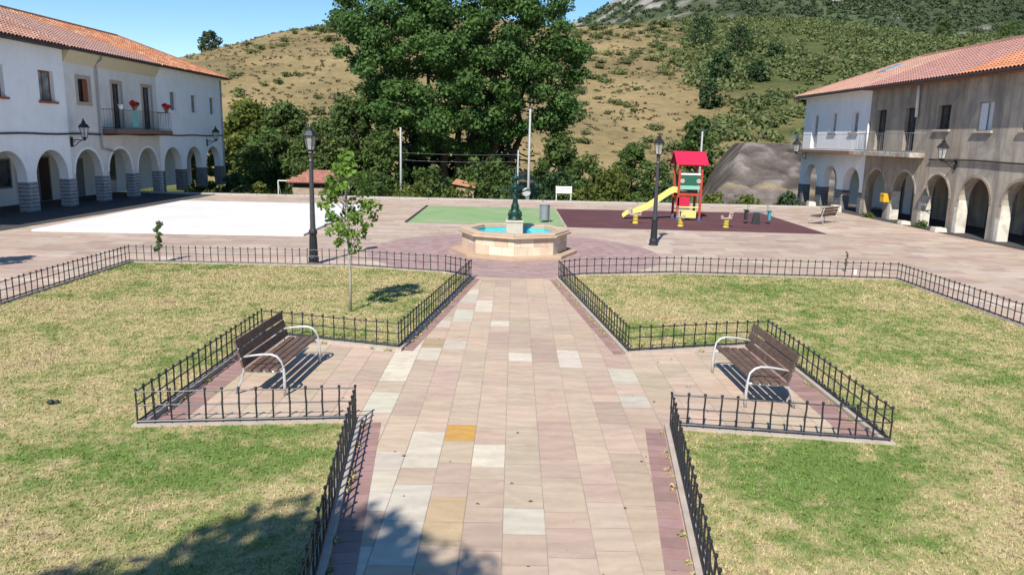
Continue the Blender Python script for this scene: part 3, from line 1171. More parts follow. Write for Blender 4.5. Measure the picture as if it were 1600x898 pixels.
    if hip:
        sf.pbox(P, t1 + 0.004, te - 0.03, face, 10.9, ze - 0.13, ze - 0.03)
    sf.build('soffit', M[soff], root)
    gt = MB()
    gt.pbox(P, t0 + 0.01, te - 0.01, -ov - 0.10, -ov + 0.02, ze - 0.12, ze - 0.005)
    gt.build('gutter', M['gutter'], root, bevel=0.02)
    return root


M['brick_ridge'] = mat('ridge_clay', (0.32, 0.17, 0.12), 0.85, 0.3, 3)


def tcol(base, v, streak=0.0, alt=None, altp=0.0):
    def f(t, u):
        if alt and random.random() < altp:
            return vary(alt, v)
        k = 1 + streak * noise.noise(Vector((t * 0.35, u * 16, 1.7)))
        return vary(tuple(b * k for b in base), v)
    return f


ROSE, ORANGE, FADED = (0.345, 0.195, 0.155), (0.47, 0.195, 0.098), (0.40, 0.215, 0.155)
ZL = 8.5


def left_c_tiles(t, u):
    return vary(ORANGE, 0.28) if random.random() < 0.86 else vary((0.60, 0.38, 0.24), 0.15)


def left_b_tiles(t, u):
    # orange new tiles reach further along near the ridge
    if t > 54.5 - u * 9.5:
        return left_c_tiles(t, u)
    return vary((0.36, 0.215, 0.175), 0.10)


arch_k = [39.05 + 3.45 * k for k in range(-4, 8)]


def arcL(i, j):
    return [(arch_k[k], arch_k[k] + 2.70) for k in range(i, j)]


W = lambda tc, w, z0, z1, **st: (tc, w, z0, z1, st)
A1, B1 = 42.13, 52.47
house(LP, 'arcaded_house', 'white arcaded house with faded pink roof and brick red sills, nearest at left',
      25.0, A1, ZL, M['white'], arcL(0, 5)[0:5], 1.75,
      [W(29.5, 1.25, 5.6, 7.15, frame='redwood', sill='brick_sill', pane='pane_pale'), W(33.0, 1.25, 5.6, 7.15, frame='redwood', sill='brick_sill', pane='pane_pale'),
       W(36.65, 1.3, 5.65, 7.15, frame='redwood', sill='brick_sill', pane='pane_pale'), W(40.55, 1.25, 5.6, 7.15, frame='redwood', sill='brick_sill', pane='pane_pale')],
      tcol(FADED, 0.16, 0.5, (0.52, 0.36, 0.28), 0.10), 'gutter', pier='pier_grey', pier_h=1.52,
      arcade=[(37.0, 1.2, 0.02, 2.3, 'darkwood', 'arcade_door'), (40.9, 1.7, 0.95, 2.55, 'pane', 'arcade_window'), (33.5, 1.6, 0.95, 2.5, 'pane', 'arcade_window')], ov=0.5)
house(LP, 'arcaded_house', 'off white arcaded house with a flowered balcony and stone window surrounds',
      A1 + 0.004, B1, ZL, M['offwhite'], arcL(5, 8), 1.75,
      [W(43.95, 1.1, 5.72, 6.98, frame='darkwood', surround='stone_surround', half='redwood'), W(47.4, 0.95, 4.27, 6.96, frame='darkwood', surround='stone_surround', door=1),
       W(51.1, 1.05, 4.27, 6.98, frame='darkwood', surround='stone_surround', door=1)],
      left_b_tiles, 'cream', pier='pier_grey', pier_h=1.52, trim='white', face=0.05,
      arcade=[(44.6, 1.15, 0.02, 2.6, 'darkwood', 'arcade_door'), (48.0, 1.1, 0.02, 2.4, 'greyframe', 'arcade_door'), (51.6, 1.5, 0.85, 2.6, 'pane', 'arcade_window')], ov=0.5)
house(LP, 'arcaded_house', 'white arcaded house with bright orange tiles at the far end of the left row',
      B1 + 0.004, 63.2, ZL, M['white'], arcL(8, 11), 1.75,
      [W(54.75, 0.95, 5.66, 6.9, frame='greyframe', pane='pane_pale'), W(58.1, 0.95, 5.6, 6.87, frame='greyframe', pane='pane_pale'), W(61.4, 0.95, 5.58, 6.85, frame='greyframe', pane='pane_pale')],
      left_c_tiles, 'white', pier='pier_dark', pier_h=1.5, hip=True,
      arcade=[(54.8, 1.2, 0.02, 2.4, 'greyframe', 'arcade_door')], ov=0.5)

ZR = 7.72
arch_r = [55.2 - 3.25 * k for k in range(0, 10)][::-1]
arR = lambda a, b: [(q, q + 2.35) for q in arch_r if a <= q < b]
C1, D1 = 48.25, 38.5
house(RP, 'arcaded_house', 'white arcaded house with a roof skylight at the far end of the right row',
      C1 + 0.004, 58.4, ZR, M['white'], arR(48.4, 60), 1.67,
      [W(56.4, 1.1, 3.96, 6.35, frame='whiteframe', pane='pane_pale', door=1), W(53.4, 0.95, 5.14, 6.42, frame='whiteframe', pane='pane_pale', sill='kerb'),
       W(50.2, 1.0, 5.1, 6.38, frame='whiteframe', pane='pane_pale', sill='kerb')],
      tcol((0.46, 0.265, 0.195), 0.10), 'white', hip=True, pier='pier_dark', pier_h=1.32, ov=0.66,
      arcade=[(49.8, 1.2, 0.02, 2.2, 'darkwood', 'arcade_door')])
house(RP, 'arcaded_house', 'weathered brown arcaded house with dull rose roof and worn balcony',
      D1 + 0.004, C1, ZR, M['brown'], arR(38.6, 48.4), 1.67,
      [W(46.8, 1.15, 3.98, 6.38, frame='darkwood', door=1), W(43.5, 1.15, 3.98, 6.38, frame='darkwood', door=1), W(40.3, 1.15, 5.15, 6.4, frame='darkwood', sill='kerb')],
      tcol((0.38, 0.20, 0.165), 0.08), 'soffit', trim='brown_pale', ov=0.66,
      arcade=[(43.2, 1.3, 0.02, 2.3, 'darkwood', 'arcade_door'), (46.4, 1.2, 0.02, 2.3, 'darkwood', 'arcade_door'), (40.0, 1.4, 0.02, 2.3, 'darkwood', 'arcade_door')])
house(RP, 'arcaded_house', 'stained grey brown arcaded house with bright orange roof, nearest on the right side',
      25.0, D1, ZR, M['brown_pale'], arR(25.2, 38.4), 1.67,
      [W(36.9, 1.15, 5.05, 6.4, frame='whiteframe', sill='kerb', half='shutter_pale', pane='shutter_pale'), W(33.6, 1.15, 5.05, 6.4, frame='whiteframe', sill='kerb'), W(30.2, 1.15, 5.05, 6.4, frame='whiteframe', sill='kerb')],
      tcol((0.50, 0.212, 0.112), 0.16), 'soffit', trim='brown', ov=0.66,
      arcade=[(36.9, 1.6, 0.02, 2.3, 'redwood', 'arcade_door'), (33.4, 1.3, 0.02, 2.3, 'darkwood', 'arcade_door')])
hl = [o for o in COL.objects if o.name.startswith('arcaded_house')]
M['sunlit_whitewash'] = mat('sunlit_flaking_whitewash', (0.66, 0.62, 0.53), 0.92, 0.12, 2, 0.4, kind='Position', stain=((0.36, 0.31, 0.25), 1.6, 0.9))  # pale wash on the jambs; sunlight on these faces is put into its colour
for (hh, a_) in ((hl[4], 38.95), (hl[5], 35.70), (hl[5], 32.45), (hl[4], 42.2)):
    j_ = MB()
    b2 = a_ + 2.35
    j_.pbox(RP, b2 - 0.012, b2 - 0.003, 0.0, 0.49, 0.02, 1.66)
    j_.pbox(RP, b2 - 0.003, b2 + 0.30, -0.018, -0.003, 0.02, random.uniform(1.0, 1.5))
    j_.build('sunlit_whitewash_jamb', M['sunlit_whitewash'], hh)
j_ = MB()
j_.hexa([LP(A1 + .05, 0.048, ZL - .75), LP(B1 - .05, 0.048, ZL - .75), LP(B1 - .05, 0.049, ZL - .14), LP(A1 + .05, 0.049, ZL - .14),
         LP(A1 + .05, 0.02, ZL - .75), LP(B1 - .05, 0.02, ZL - .75), LP(B1 - .05, -0.38, ZL - .14), LP(A1 + .05, -0.38, ZL - .14)])
j_.build('cornice', M['cream'], hl[1], recalc=True)
HOUSES = [o for o in COL.objects if o.name.startswith('arcaded_house')]
hLA, hLB, hLC, hRC, hRB, hRA = HOUSES


def balcony(P, root, t0, t1, out, z0, z1, slabmat, railmat, rail_h=1.0, step=0.16, face=0.0):
    b = MB()
    b.pbox(P, t0, t1, -out, face - 0.004, z0, z1)
    bo = b.build('balcony', M[slabmat], root, bevel=0.02)
    r_ = MB()
    o1 = -out + 0.05
    path = [P(t0 + 0.05, -0.02, z1), P(t0 + 0.05, o1, z1), P(t1 - 0.05, o1, z1), P(t1 - 0.05, -0.02, z1)]
    for zz in (0.08, rail_h):
        for p, q in zip(path[:-1], path[1:]):
            r_.tube([p + Vector((0, 0, zz)), q + Vector((0, 0, zz))], 0.018, 6)
    for p, q in zip(path[:-1], path[1:]):
        n = max(2, int((q - p).length / step))
        for k in range(n + 1):
            s = p.lerp(q, k / n)
            r_.tube([s, s + Vector((0, 0, rail_h))], 0.0075, 5, cap=False)
    r_.build('railing', M[railmat], bo)
    return bo


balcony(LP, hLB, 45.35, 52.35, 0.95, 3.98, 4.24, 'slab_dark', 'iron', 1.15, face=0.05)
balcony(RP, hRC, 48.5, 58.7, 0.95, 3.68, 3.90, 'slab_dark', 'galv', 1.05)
balcony(RP, hRB, 41.6, 48.2, 0.85, 3.66, 3.92, 'slab_worn', 'galv', 1.05, 0.22)
# roof details
sk = MB()
slp = 2.45 / 6.11
for (ta, tb, da, db, up_) in ((52.2, 53.4, 2.6, 3.9, 0.13),):
    za, zb = ZR + slp * (da + 0.66) + up_, ZR + slp * (db + 0.66) + up_
    sk.hexa([RP(ta, da, za - .1), RP(tb, da, za - .1), RP(tb, db, zb - .1), RP(ta, db, zb - .1), RP(ta, da, za + .03), RP(tb, da, za + .03), RP(tb, db, zb + .03), RP(ta, db, zb + .03)])
sk.build('skylight', M['skylight'], hRC)
# drain pipes
p_ = MB()
p_.tube([LP(45.2, -0.45, ZL - 0.1), LP(45.2, -0.40, ZL - 0.35), LP(45.2, -0.08, ZL - 0.6), LP(45.2, -0.08, 3.3), LP(45.25, -0.08, 3.1), LP(46.4, -0.08, 2.95)], 0.055, 8)
p_.build('drainpipe', M['pipe_grey'], hLB, smooth=True)
p_ = MB()
p_.tube([LP(63.05, -0.08, ZL - 0.2), LP(63.05, -0.08, 0.1)], 0.06, 8)
p_.build('drainpipe', M['pipe_grey'], hLC, smooth=True)
p_ = MB()
p_.tube([RP(42.75, -0.16, ZR - 0.18), RP(42.75, -0.10, 5.85)], 0.085, 8)
p_.build('drainpipe', M['pipe_white'], hRB, smooth=True)
p_ = MB()
p_.tube([RP(48.1, -0.10, 5.6), RP(48.1, -0.10, 3.95)], 0.06, 8)
p_.build('drainpipe', M['pipe_white'], hRC, smooth=True)

# facade cables
cb = MB()
pts = [LP(25 + k, -0.05 - (0.92 if False else 0), 3.93 - 0.02 * math.sin(k * 1.3)) for k in range(0, 39)]
cb.tube(pts, 0.05, 6)
tag(cb.build('cable', M['gutter'], None, smooth=True), 'dark cable strung along the white facades left of the plaza', 'cable')
cb = MB()
pts = [RP(25 + k, -0.07, 3.62 - 0.03 * math.sin(k * 0.9)) for k in range(0, 17)]
cb.tube(pts, 0.05, 6)
tag(cb.build('cable', M['gutter'], None, smooth=True), 'thick dark cable fixed along the brown facade right of the plaza', 'cable')

# dark gutter channel in front of the right arcade
ch = MB()
ch.hexa([(22.1, 25, 0.0), (22.32, 25, 0.0), (20.98, 57, 0.0), (20.76, 57, 0.0), (22.1, 25, 0.02), (22.32, 25, 0.02), (20.98, 57, 0.02), (20.76, 57, 0.02)])
tag(ch.build('arcade_gutter', M['gutter']), kind='structure')


# ------------------------------------------------------------------ wall lanterns
def lantern_parts(root, z0, s=1.0, cx=0.0, frame='iron'):
    """six-sided lantern, base at z0, 0.95*s tall"""
    f = MB()
    f.lathe([(0.05 * s, 0), (0.09 * s, 0.03 * s), (0.07 * s, 0.07 * s), (0.135 * s, 0.10 * s), (0.135 * s, 0.125 * s)], 6, (cx, 0, z0))
    for k in range(6):
        a = math.pi / 3 * k
        f.tube([(cx + 0.125 * s * math.cos(a), 0.125 * s * math.sin(a), z0 + 0.12 * s), (cx + 0.205 * s * math.cos(a), 0.205 * s * math.sin(a), z0 + 0.55 * s)], 0.012 * s, 5)
    fo = f.build('lantern_frame', M[frame], root)
    g_ = MB()
    g_.lathe([(0.115 * s, 0.125 * s), (0.192 * s, 0.545 * s)], 6, (cx, 0, z0), cap=False)
    g_.build('lantern_glass', M['lglass'], fo)
    c = MB()
    c.lathe([(0.255 * s, 0.545 * s), (0.265 * s, 0.575 * s), (0.15 * s, 0.72 * s), (0.09 * s, 0.745 * s), (0.085 * s, 0.80 * s), (0.10 * s, 0.81 * s), (0.04 * s, 0.86 * s), (0.03 * s, 0.885 * s), (0.04 * s, 0.91 * s), (0.004, 0.97 * s)], 6, (cx, 0, z0))
    c.build('lantern_cap', M[frame], root)


wl = empty('wall_lantern')
br = MB()
br.box(0.0, 0.04, -0.07, 0.07, -0.32, 0.12)
br.tube([(0.02, 0, 0.0), (0.62, 0, 0.0)], 0.022, 6)
br.tube([(0.02, 0, -0.28), (0.14, 0, -0.26), (0.26, 0, -0.16), (0.34, 0, -0.08), (0.48, 0, -0.02)], 0.018, 6)
br.tube([(0.05, 0, -0.06), (0.12, 0, -0.12), (0.18, 0, -0.06), (0.12, 0, -0.03)], 0.014, 6)
br.build('bracket', M['iron'], wl)
lantern_parts(wl, 0.0, 1.0, 0.60)
spots = [(LP(42.3, 0, 3.62), 0.02, 'black wall lantern between the near white house and the balcony house'),
         (LP(60.0, 0, 3.52), 0.02, 'black wall lantern on the white house at the far end of the left row'),
         (RP(38.7, -0.02, 3.55), math.pi, 'black wall lantern on the brown facade above the arches on the right'),
         (RP(55.3, -0.9, 3.60), math.pi, 'black wall lantern at the balcony edge of the far white house on the right')]
for i, (p, rz, lb) in enumerate(spots):
    o = wl if i == 0 else copy_tree(wl)
    o.location = p
    o.scale = (1.22, 1.22, 1.22)
    o.rotation_euler.z = rz
    tag(o, lb, 'wall lamp', 'wall lanterns on the arcaded houses')

# ------------------------------------------------------------------ lamp posts
lp = empty('street_lamp')
b = MB()
b.lathe([(0.20, 0), (0.20, 0.05), (0.165, 0.09), (0.175, 0.20), (0.15, 0.26), (0.135, 0.34), (0.105, 0.95), (0.13, 1.0), (0.15, 1.05), (0.13, 1.12), (0.09, 1.18)], 12)
for k in range(8):
    a = 2 * math.pi * k / 8
    b.tube([(0.135 * math.cos(a), 0.135 * math.sin(a), 0.32), (0.107 * math.cos(a), 0.107 * math.sin(a), 0.94)], 0.016, 5)
b.build('lamp_base', M['iron'], lp, smooth=False, bevel=0.006)
b = MB()
b.lathe([(0.092, 1.17), (0.085, 1.4), (0.068, 2.9), (0.062, 3.32), (0.085, 3.36), (0.06, 3.42), (0.055, 3.56), (0.09, 3.60), (0.05, 3.64)], 14)
b.build('lamp_shaft', M['iron_grey'], lp, smooth=False)
lantern_parts(lp, 3.60, 0.98)
for i, (x, y, lb) in enumerate([(-6.56, 24.6, 'black iron street lamp left of the fountain behind the young tree'), (5.82, 31.1, 'black iron street lamp right of the fountain by the slide')]):
    o = lp if i == 0 else copy_tree(lp)
    o.location = (x, y, 0)
    o.rotation_euler.z = 0.3 * i
    tag(o, lb, 'street lamp', 'cast iron street lamps on the plaza')

# ------------------------------------------------------------------ iron fences
pk = MB()
pk.tube([(0, 0, 0.0), (0, 0, 0.12), (0.004, 0, 0.26), (-0.003, 0, 0.40), (0, 0, 0.50)], 0.013, 6)
pk.ball((0.004, 0, 0.285), 0.022, 6, 4)
pk.ball((0, 0, 0.505), 0.025, 6, 4)
picket0 = pk.build('picket', M['iron'])
PICK_MESH = picket0.data
bpy.data.objects.remove(picket0)


def fence(p, q, label, start=True, end=True):
    p, q = Vector((p[0], p[1], 0.07)), Vector((q[0], q[1], 0.07))
    root = empty('iron_fence', p)
    tag(root, label, 'fence', 'low iron fences round the lawns')
    L = (q - p).length
    for nm, z, r_ in (('top_rail', 0.478, 0.0105), ('middle_rail', 0.275, 0.0105), ('bottom_rail', 0.035, 0.017)):
        r = MB()
        n = max(2, int(L / 0.24) * 2)
        pts = [p.lerp(q, k / n) + Vector((0, 0, z + 0.003 * math.sin(k * 1.7 + L))) for k in range(n + 1)]
        r.tube(pts, r_, 6)
        r.build(nm, M['iron'], root)
    n = max(1, round(L / 0.24))
    e = (q - p) / n
    ang = math.atan2(e.y, e.x)
    for k in range(0 if start else 1, n + (1 if end else 0)):
        o = bpy.data.objects.new('picket', PICK_MESH)
        COL.objects.link(o)
        o.parent = root
        o.location = e * k
        o.rotation_euler = (random.uniform(-0.02, 0.02), random.uniform(-0.02, 0.02), ang + random.choice((0, math.pi)))
    return root


for poly, sd in ((LAWN_L, 'left'), (LAWN_R, 'right')):
    P_ = poly
    fence((P_[1][0], 3.2), P_[2], f'long outer iron fence on the {sd} edge of the {sd} lawn', True, False)
    fence(P_[2], P_[3], f'back iron fence of the {sd} lawn ' + ('near the lamp post' if sd == 'left' else 'facing the playground'), True, False)
    fence(P_[3], P_[4], f'iron fence curving towards the fountain behind the {sd} lawn', True, False)
    fence(P_[4], P_[5], f'shortest iron fence beside the fountain ring at the tip of the {sd} lawn', True, False)
    fence(P_[5], P_[6], f'iron fence along the {sd} side of the path between fountain and bench', True, False)
    fence(P_[6], P_[7], f'iron fence at the far end of the {sd} bench bay', True, False)
    fence(P_[7], P_[8], f'iron fence behind the backrest of the {sd} bench', True, False)
    fence(P_[8], P_[9], f'iron fence across the near end of the {sd} bench bay', True, False)
    fence(P_[9], P_[10], f'nearest iron fence along the {sd} edge of the path', True, False)
    fence(P_[10], (P_[0][0], 2.0) if False else ((P_[10][0] * 0.55 + P_[0][0] * 0.45), P_[10][1] * 0.55 + P_[0][1] * 0.45), f'iron fence along the {sd} path edge running out at the picture bottom', True, True)

# ------------------------------------------------------------------ benches
bn = empty('park_bench')
BL = 2.1
st_ = MB()
for (x0, x1, z) in ((-0.205, -0.095, 0.415), (-0.06, 0.05, 0.420), (0.085, 0.195, 0.430), (0.23, 0.335, 0.442)):
    st_.box(x0, x1, -BL / 2, BL / 2, z, z + 0.038)
st_.build('seat', M['wood'], bn, bevel=0.008)
bk = MB()
bd = Vector((-0.11, 0, 0.39)).normalized()
bn_ = Vector((bd.z, 0, -bd.x))
for k in range(3):
    s0 = 0.0 + k * 0.165
    p0 = Vector((-0.245, 0, 0.47)) + bd * s0
    p1 = p0 + bd * 0.138
    t_ = bn_ * 0.036
    bk.hexa([p0 + Vector((0, -BL / 2, 0)), p0 + t_ + Vector((0, -BL / 2, 0)), p0 + t_ + Vector((0, BL / 2, 0)), p0 + Vector((0, BL / 2, 0)),
             p1 + Vector((0, -BL / 2, 0)), p1 + t_ + Vector((0, -BL / 2, 0)), p1 + t_ + Vector((0, BL / 2, 0)), p1 + Vector((0, BL / 2, 0))])
bk.build('backrest', M['wood'], bn, bevel=0.008)
for yy in (-BL / 2 + 0.12, BL / 2 - 0.12):
    f_ = MB()
    f_.tube([(-0.40, yy, 0.0), (-0.33, yy, 0.22), (-0.26, yy, 0.40), (-0.27, yy, 0.50), (-0.32, yy, 0.68), (-0.36, yy, 0.90)], [0.026, 0.024, 0.024, 0.022, 0.020, 0.018], 8)
    f_.tube([(0.40, yy, 0.0), (0.405, yy, 0.25), (0.395, yy, 0.45), (0.36, yy, 0.58), (0.29, yy, 0.655), (0.20, yy, 0.685), (0.05, yy, 0.68), (-0.12, yy, 0.655), (-0.30, yy, 0.615)],
            [0.028, 0.025, 0.023, 0.022, 0.021, 0.020, 0.019, 0.018, 0.018], 8)
    f_.tube([(-0.26, yy, 0.395), (-0.05, yy, 0.385), (0.2, yy, 0.395), (0.39, yy, 0.41)], [0.022, 0.02, 0.02, 0.022], 8)
    f_.build('side_frame', M['cast'], bn, smooth=True)
for i, (x, y, rz, lb) in enumerate([(-4.03, 12.72, -0.05, 'brown slatted bench with silver armrests in the fenced bay left of the path'),
                                    (4.20, 12.62, math.pi + 0.03, 'brown slatted bench with silver armrests in the fenced bay right of the path'),
                                    (17.1, 41.6, math.pi - 0.80, 'distant slatted bench on the paving between the playground and the right arcade')]):
    o = bn if i == 0 else copy_tree(bn)
    o.location = (x, y, 0.006)
    o.rotation_euler.z = rz
    tag(o, lb, 'bench', 'slatted benches with silver frames')

# pale slatted seat at the plaza edge
wb = empty('park_bench', (3.45, 52.9, -0.4))
for k in range(3):
    s_ = MB()
    s_.box(2.9, 4.02, 52.88, 52.92, 0.55 + 0.17 * k, 0.69 + 0.17 * k)
    s_.build('slat', M['paint_white'], wb)
for xx in (2.95, 3.97):
    s_ = MB()
    s_.tube([(xx, 52.95, -2.1), (xx, 52.95, 1.05)], 0.035, 6)
    s_.build('support', M['paint_white'], wb)
tag(wb, 'white slatted bench back at the far plaza edge right of the tall pole', 'bench')

# ------------------------------------------------------------------ fountain
fx, fy = FOUNT
ft = empty('fountain', (fx, fy, 0))
tag(ft, 'octagonal pink stone fountain with turquoise water and green iron column', 'fountain')


def oct_ring(mb, r_out, r_in, z0, z1, colfn=None):
    for k in range(8):
        a0, a1 = math.pi / 4 * k - math.pi / 2, math.pi / 4 * (k + 1) - math.pi / 2
        p = [(r_out, a0), (r_out, a1), (r_in, a1), (r_in, a0)]
        q = [(fx + r_ * math.cos(a), fy + r_ * math.sin(a)) for r_, a in p]
        c = colfn() if colfn else None
        mb.hexa([(*q[0], z0), (*q[1], z0), (*q[2], z0), (*q[3], z0), (*q[0], z1), (*q[1], z1), (*q[2], z1), (*q[3], z1)], c)


pl = MB()
oct_ring(pl, 2.38, 0.3, 0.0, 0.12, lambda: vary((0.44, 0.315, 0.215), 0.08))
pl.build('plinth', M['fstone'], ft, bevel=0.015)
bs = MB()
FS = [(0.58, 0.46, 0.335), (0.62, 0.52, 0.395), (0.55, 0.41, 0.30), (0.65, 0.55, 0.42), (0.54, 0.40, 0.30)]
R_W = 1.98
for k in range(8):
    a0, a1 = math.pi / 4 * k - math.pi / 2, math.pi / 4 * (k + 1) - math.pi / 2
    p0, p1 = Vector((fx + R_W * math.cos(a0), fy + R_W * math.sin(a0), 0)), Vector((fx + R_W * math.cos(a1), fy + R_W * math.sin(a1), 0))
    i0_, i1_ = Vector((fx, fy, 0)).lerp(p0, 0.86), Vector((fx, fy, 0)).lerp(p1, 0.86)
    for row in range(2):
        z0_, z1_ = 0.12 + row * 0.31, 0.12 + (row + 1) * 0.31 - 0.004
        n = 3
        cuts = [0] + [(j + (0.5 if row else 0.05)) / n for j in range(1 - row, n)] + [1]
        cuts = sorted(set(max(0, min(1, c_)) for c_ in cuts))
        for ca, cb_ in zip(cuts[:-1], cuts[1:]):
            e = 0.0018
            A, B_ = p0.lerp(p1, ca + e), p0.lerp(p1, cb_ - e)
            D, C_ = i0_.lerp(i1_, ca + e), i0_.lerp(i1_, cb_ - e)
            up0, up1 = Vector((0, 0, z0_)), Vector((0, 0, z1_))
            bs.hexa([A + up0, B_ + up0, C_ + up0, D + up0, A + up1, B_ + up1, C_ + up1, D + up1], vary(random.choice(FS), 0.05))
bs.build('basin_wall', M['fstone'], ft, bevel=0.006)
rm = MB()
oct_ring(rm, 2.14, 1.62, 0.742, 0.83, lambda: vary((0.46, 0.345, 0.25), 0.06))
oct_ring(rm, 2.06, 1.66, 0.83, 0.90, lambda: vary((0.48, 0.36, 0.26), 0.06))
rm.build('rim', M['fstone'], ft, bevel=0.02)
ln = MB()
oct_ring(ln, 1.66, 1.615, 0.2, 0.742)
ln.build('basin_lining', M['pool'], ft)
wt = MB()
wt.poly([(fx + 1.64 * math.cos(math.pi / 4 * k - math.pi / 2), fy + 1.64 * math.sin(math.pi / 4 * k - math.pi / 2), 0.70) for k in range(8)])
wt.build('water', M['water'], ft)
pd = MB()
pd.box(fx - 0.31, fx + 0.31, fy - 0.31, fy + 0.31, 0.12, 1.14, (0.50, 0.40, 0.31))
pd.box(fx - 0.34, fx + 0.34, fy - 0.34, fy + 0.34, 1.14, 1.22, (0.52, 0.42, 0.33))
pd.build('pedestal', M['fstone'], ft, bevel=0.02)
cl = MB()
cl.lathe([(0.27, 1.22), (0.28, 1.27), (0.19, 1.31), (0.17, 1.36), (0.22, 1.45), (0.20, 1.56), (0.13, 1.66), (0.15, 1.70), (0.115, 1.78), (0.09, 1.98), (0.13, 2.02), (0.11, 2.08), (0.09, 2.22), (0.10, 2.30)], 16, (fx, fy, 0))
co_ = cl.build('column', M['bronze'], ft, smooth=True)
for k in range(4):
    a = math.pi / 2 * k + math.pi / 4
    s_ = MB()
    ca, sa = math.cos(a), math.sin(a)
    s_.tube([(fx + ca * r_, fy + sa * r_, z) for r_, z in ((0.16, 1.30), (0.27, 1.33), (0.325, 1.41), (0.29, 1.50), (0.21, 1.53), (0.17, 1.62), (0.18, 1.74), (0.13, 1.80))], [0.03, 0.04, 0.045, 0.04, 0.03, 0.035, 0.03, 0.02], 8)
    s_.build('scroll', M['bronze'], co_, smooth=True)
bw = MB()
bw.lathe([(0.06, 2.28), (0.14, 2.31), (0.24, 2.40), (0.30, 2.46), (0.31, 2.49), (0.27, 2.49), (0.20, 2.44), (0.06, 2.42)], 20, (fx, fy, 0))
bw.build('upper_bowl', M['bronze'], ft, smooth=True)
for k in range(4):
    a = math.pi / 2 * k
    s_ = MB()
    ca, sa = math.cos(a), math.sin(a)
    s_.tube([(fx + ca * r_, fy + sa * r_, z) for r_, z in ((0.10, 2.22), (0.25, 2.27), (0.40, 2.33), (0.52, 2.33), (0.56, 2.28))], [0.04, 0.035, 0.03, 0.03, 0.022], 8)
    s_.ball((fx + ca * 0.46, fy + sa * 0.46, 2.35), 0.05, 8, 6)
    s_.build('spout', M['bronze'], ft, smooth=True)
fn = MB()
fn.lathe([(0.07, 2.44), (0.11, 2.50), (0.07, 2.58), (0.06, 2.66), (0.14, 2.74), (0.17, 2.80), (0.13, 2.83), (0.05, 2.84), (0.06, 2.92), (0.03, 3.02), (0.004, 3.10)], 14, (fx, fy, 0))
fn.build('finial', M['bronze'], ft, smooth=True)

# ------------------------------------------------------------------ litter bin
lb_ = empty('litter_bin', (1.6, 39.0, 0))
b = MB()
b.lathe([(0.23, 0.12), (0.235, 0.14), (0.235, 0.86), (0.25, 0.88), (0.25, 0.91), (0.215, 0.91), (0.21, 0.30)], 18, (1.6, 39.0, 0))
b.build('drum', M['galv'], lb_, smooth=False)
for sx in (-0.25, 0.25):
    s_ = MB()
    s_.tube([(1.6 + sx, 39.0, 0.0), (1.6 + sx, 39.0, 0.95)], 0.022, 6)
    s_.build('support', M['galv'], lb_)
tag(lb_, 'grey metal drum litter bin standing on the green court behind the fountain', 'litter bin')

# ------------------------------------------------------------------ playground
tw = empty('playground_tower', (9.5, 42.0, 0))
tag(tw, 'red playground tower with crimson roof and yellow slide on maroon rubber floor', 'play tower')
tx0, tx1, ty0, ty1 = 8.95, 10.15, 41.35, 42.65
for (xx, yy) in ((tx0, ty0), (tx1, ty0), (tx0, ty1), (tx1, ty1)):
    p_ = MB()
    p_.box(xx - 0.06, xx + 0.06, yy - 0.06, yy + 0.06, 0.12, 3.15)
    po = p_.build('post', M['paint_red'], tw, bevel=0.012)
    f_ = MB()
    f_.box(xx - 0.075, xx + 0.075, yy - 0.075, yy + 0.075, 0.012, 0.2)
    f_.build('foot', M['paint_blue'], po, bevel=0.01)
rf = MB()
ym = (ty0 + ty1) / 2
for (ya, yb) in ((ty0 - 0.28, ym), (ty1 + 0.28, ym)):
    th = Vector((0, 0, 0.06))
    A = [Vector((tx0 - 0.25, ya, 3.02)), Vector((tx1 + 0.28, ya, 3.02)), Vector((tx1 + 0.28, yb, 3.68)), Vector((tx0 - 0.25, yb, 3.68))]
    rf.hexa(A + [p + th for p in A])
rf.build('roof', M['paint_crimson'], tw)
for xx in (tx0 - 0.12, tx1 + 0.12):
    gb = MB()
    gb.hexa([Vector((xx - .02, ty0 - .1, 3.03)), Vector((xx + .02, ty0 - .1, 3.03)), Vector((xx + .02, ty1 + .1, 3.03)), Vector((xx - .02, ty1 + .1, 3.03)),
             Vector((xx - .02, ym - .05, 3.6)), Vector((xx + .02, ym - .05, 3.6)), Vector((xx + .02, ym + .05, 3.6)), Vector((xx - .02, ym + .05, 3.6))])
    gb.build('gable', M['darkwood'], tw)
fl = MB()
fl.box(tx0 - 0.02, tx1 + 0.02, ty0 - 0.02, ty1 + 0.02, 1.42, 1.50)
fl.build('platform', M['darkwood'], tw)
for (nm, za, zb, mt, yy) in (('rail', 2.48, 2.58, 'paint_white', ty0), ('panel', 1.92, 2.46, 'paint_green', ty0), ('panel', 1.70, 1.91, 'paint_mint', ty0), ('beam', 1.36, 1.50, 'paint_red', ty0 - 0.005),
                             ('panel', 1.72, 2.45, 'paint_green', ty1), ('beam', 2.95, 3.05, 'paint_red', ty0)):
    s_ = MB()
    s_.box(tx0 + 0.065, tx1 - 0.065, yy - 0.035, yy + 0.01, za, zb)
    s_.build(nm, M[mt], tw, bevel=0.008)
for xx in (tx0 + 0.16, tx1 - 0.16):
    s_ = MB()
    s_.lathe([(0.075, 0), (0.125, 0), (0.125, 0.03), (0.075, 0.03)], 16, (0, 0, 0))
    s_.v = [(xx + a, ty0 - 0.045 - c, 2.16 + b_) for a, b_, c in s_.v]
    s_.build('ring', M['stone_surround'], tw)
s_ = MB()
s_.box(tx0 - 0.10, tx0 + 0.62, ty0 - 0.06, ty0 - 0.02, 0.80, 1.30)
s_.build('lower_panel', M['paint_crimson'], tw, bevel=0.02)
s_ = MB()
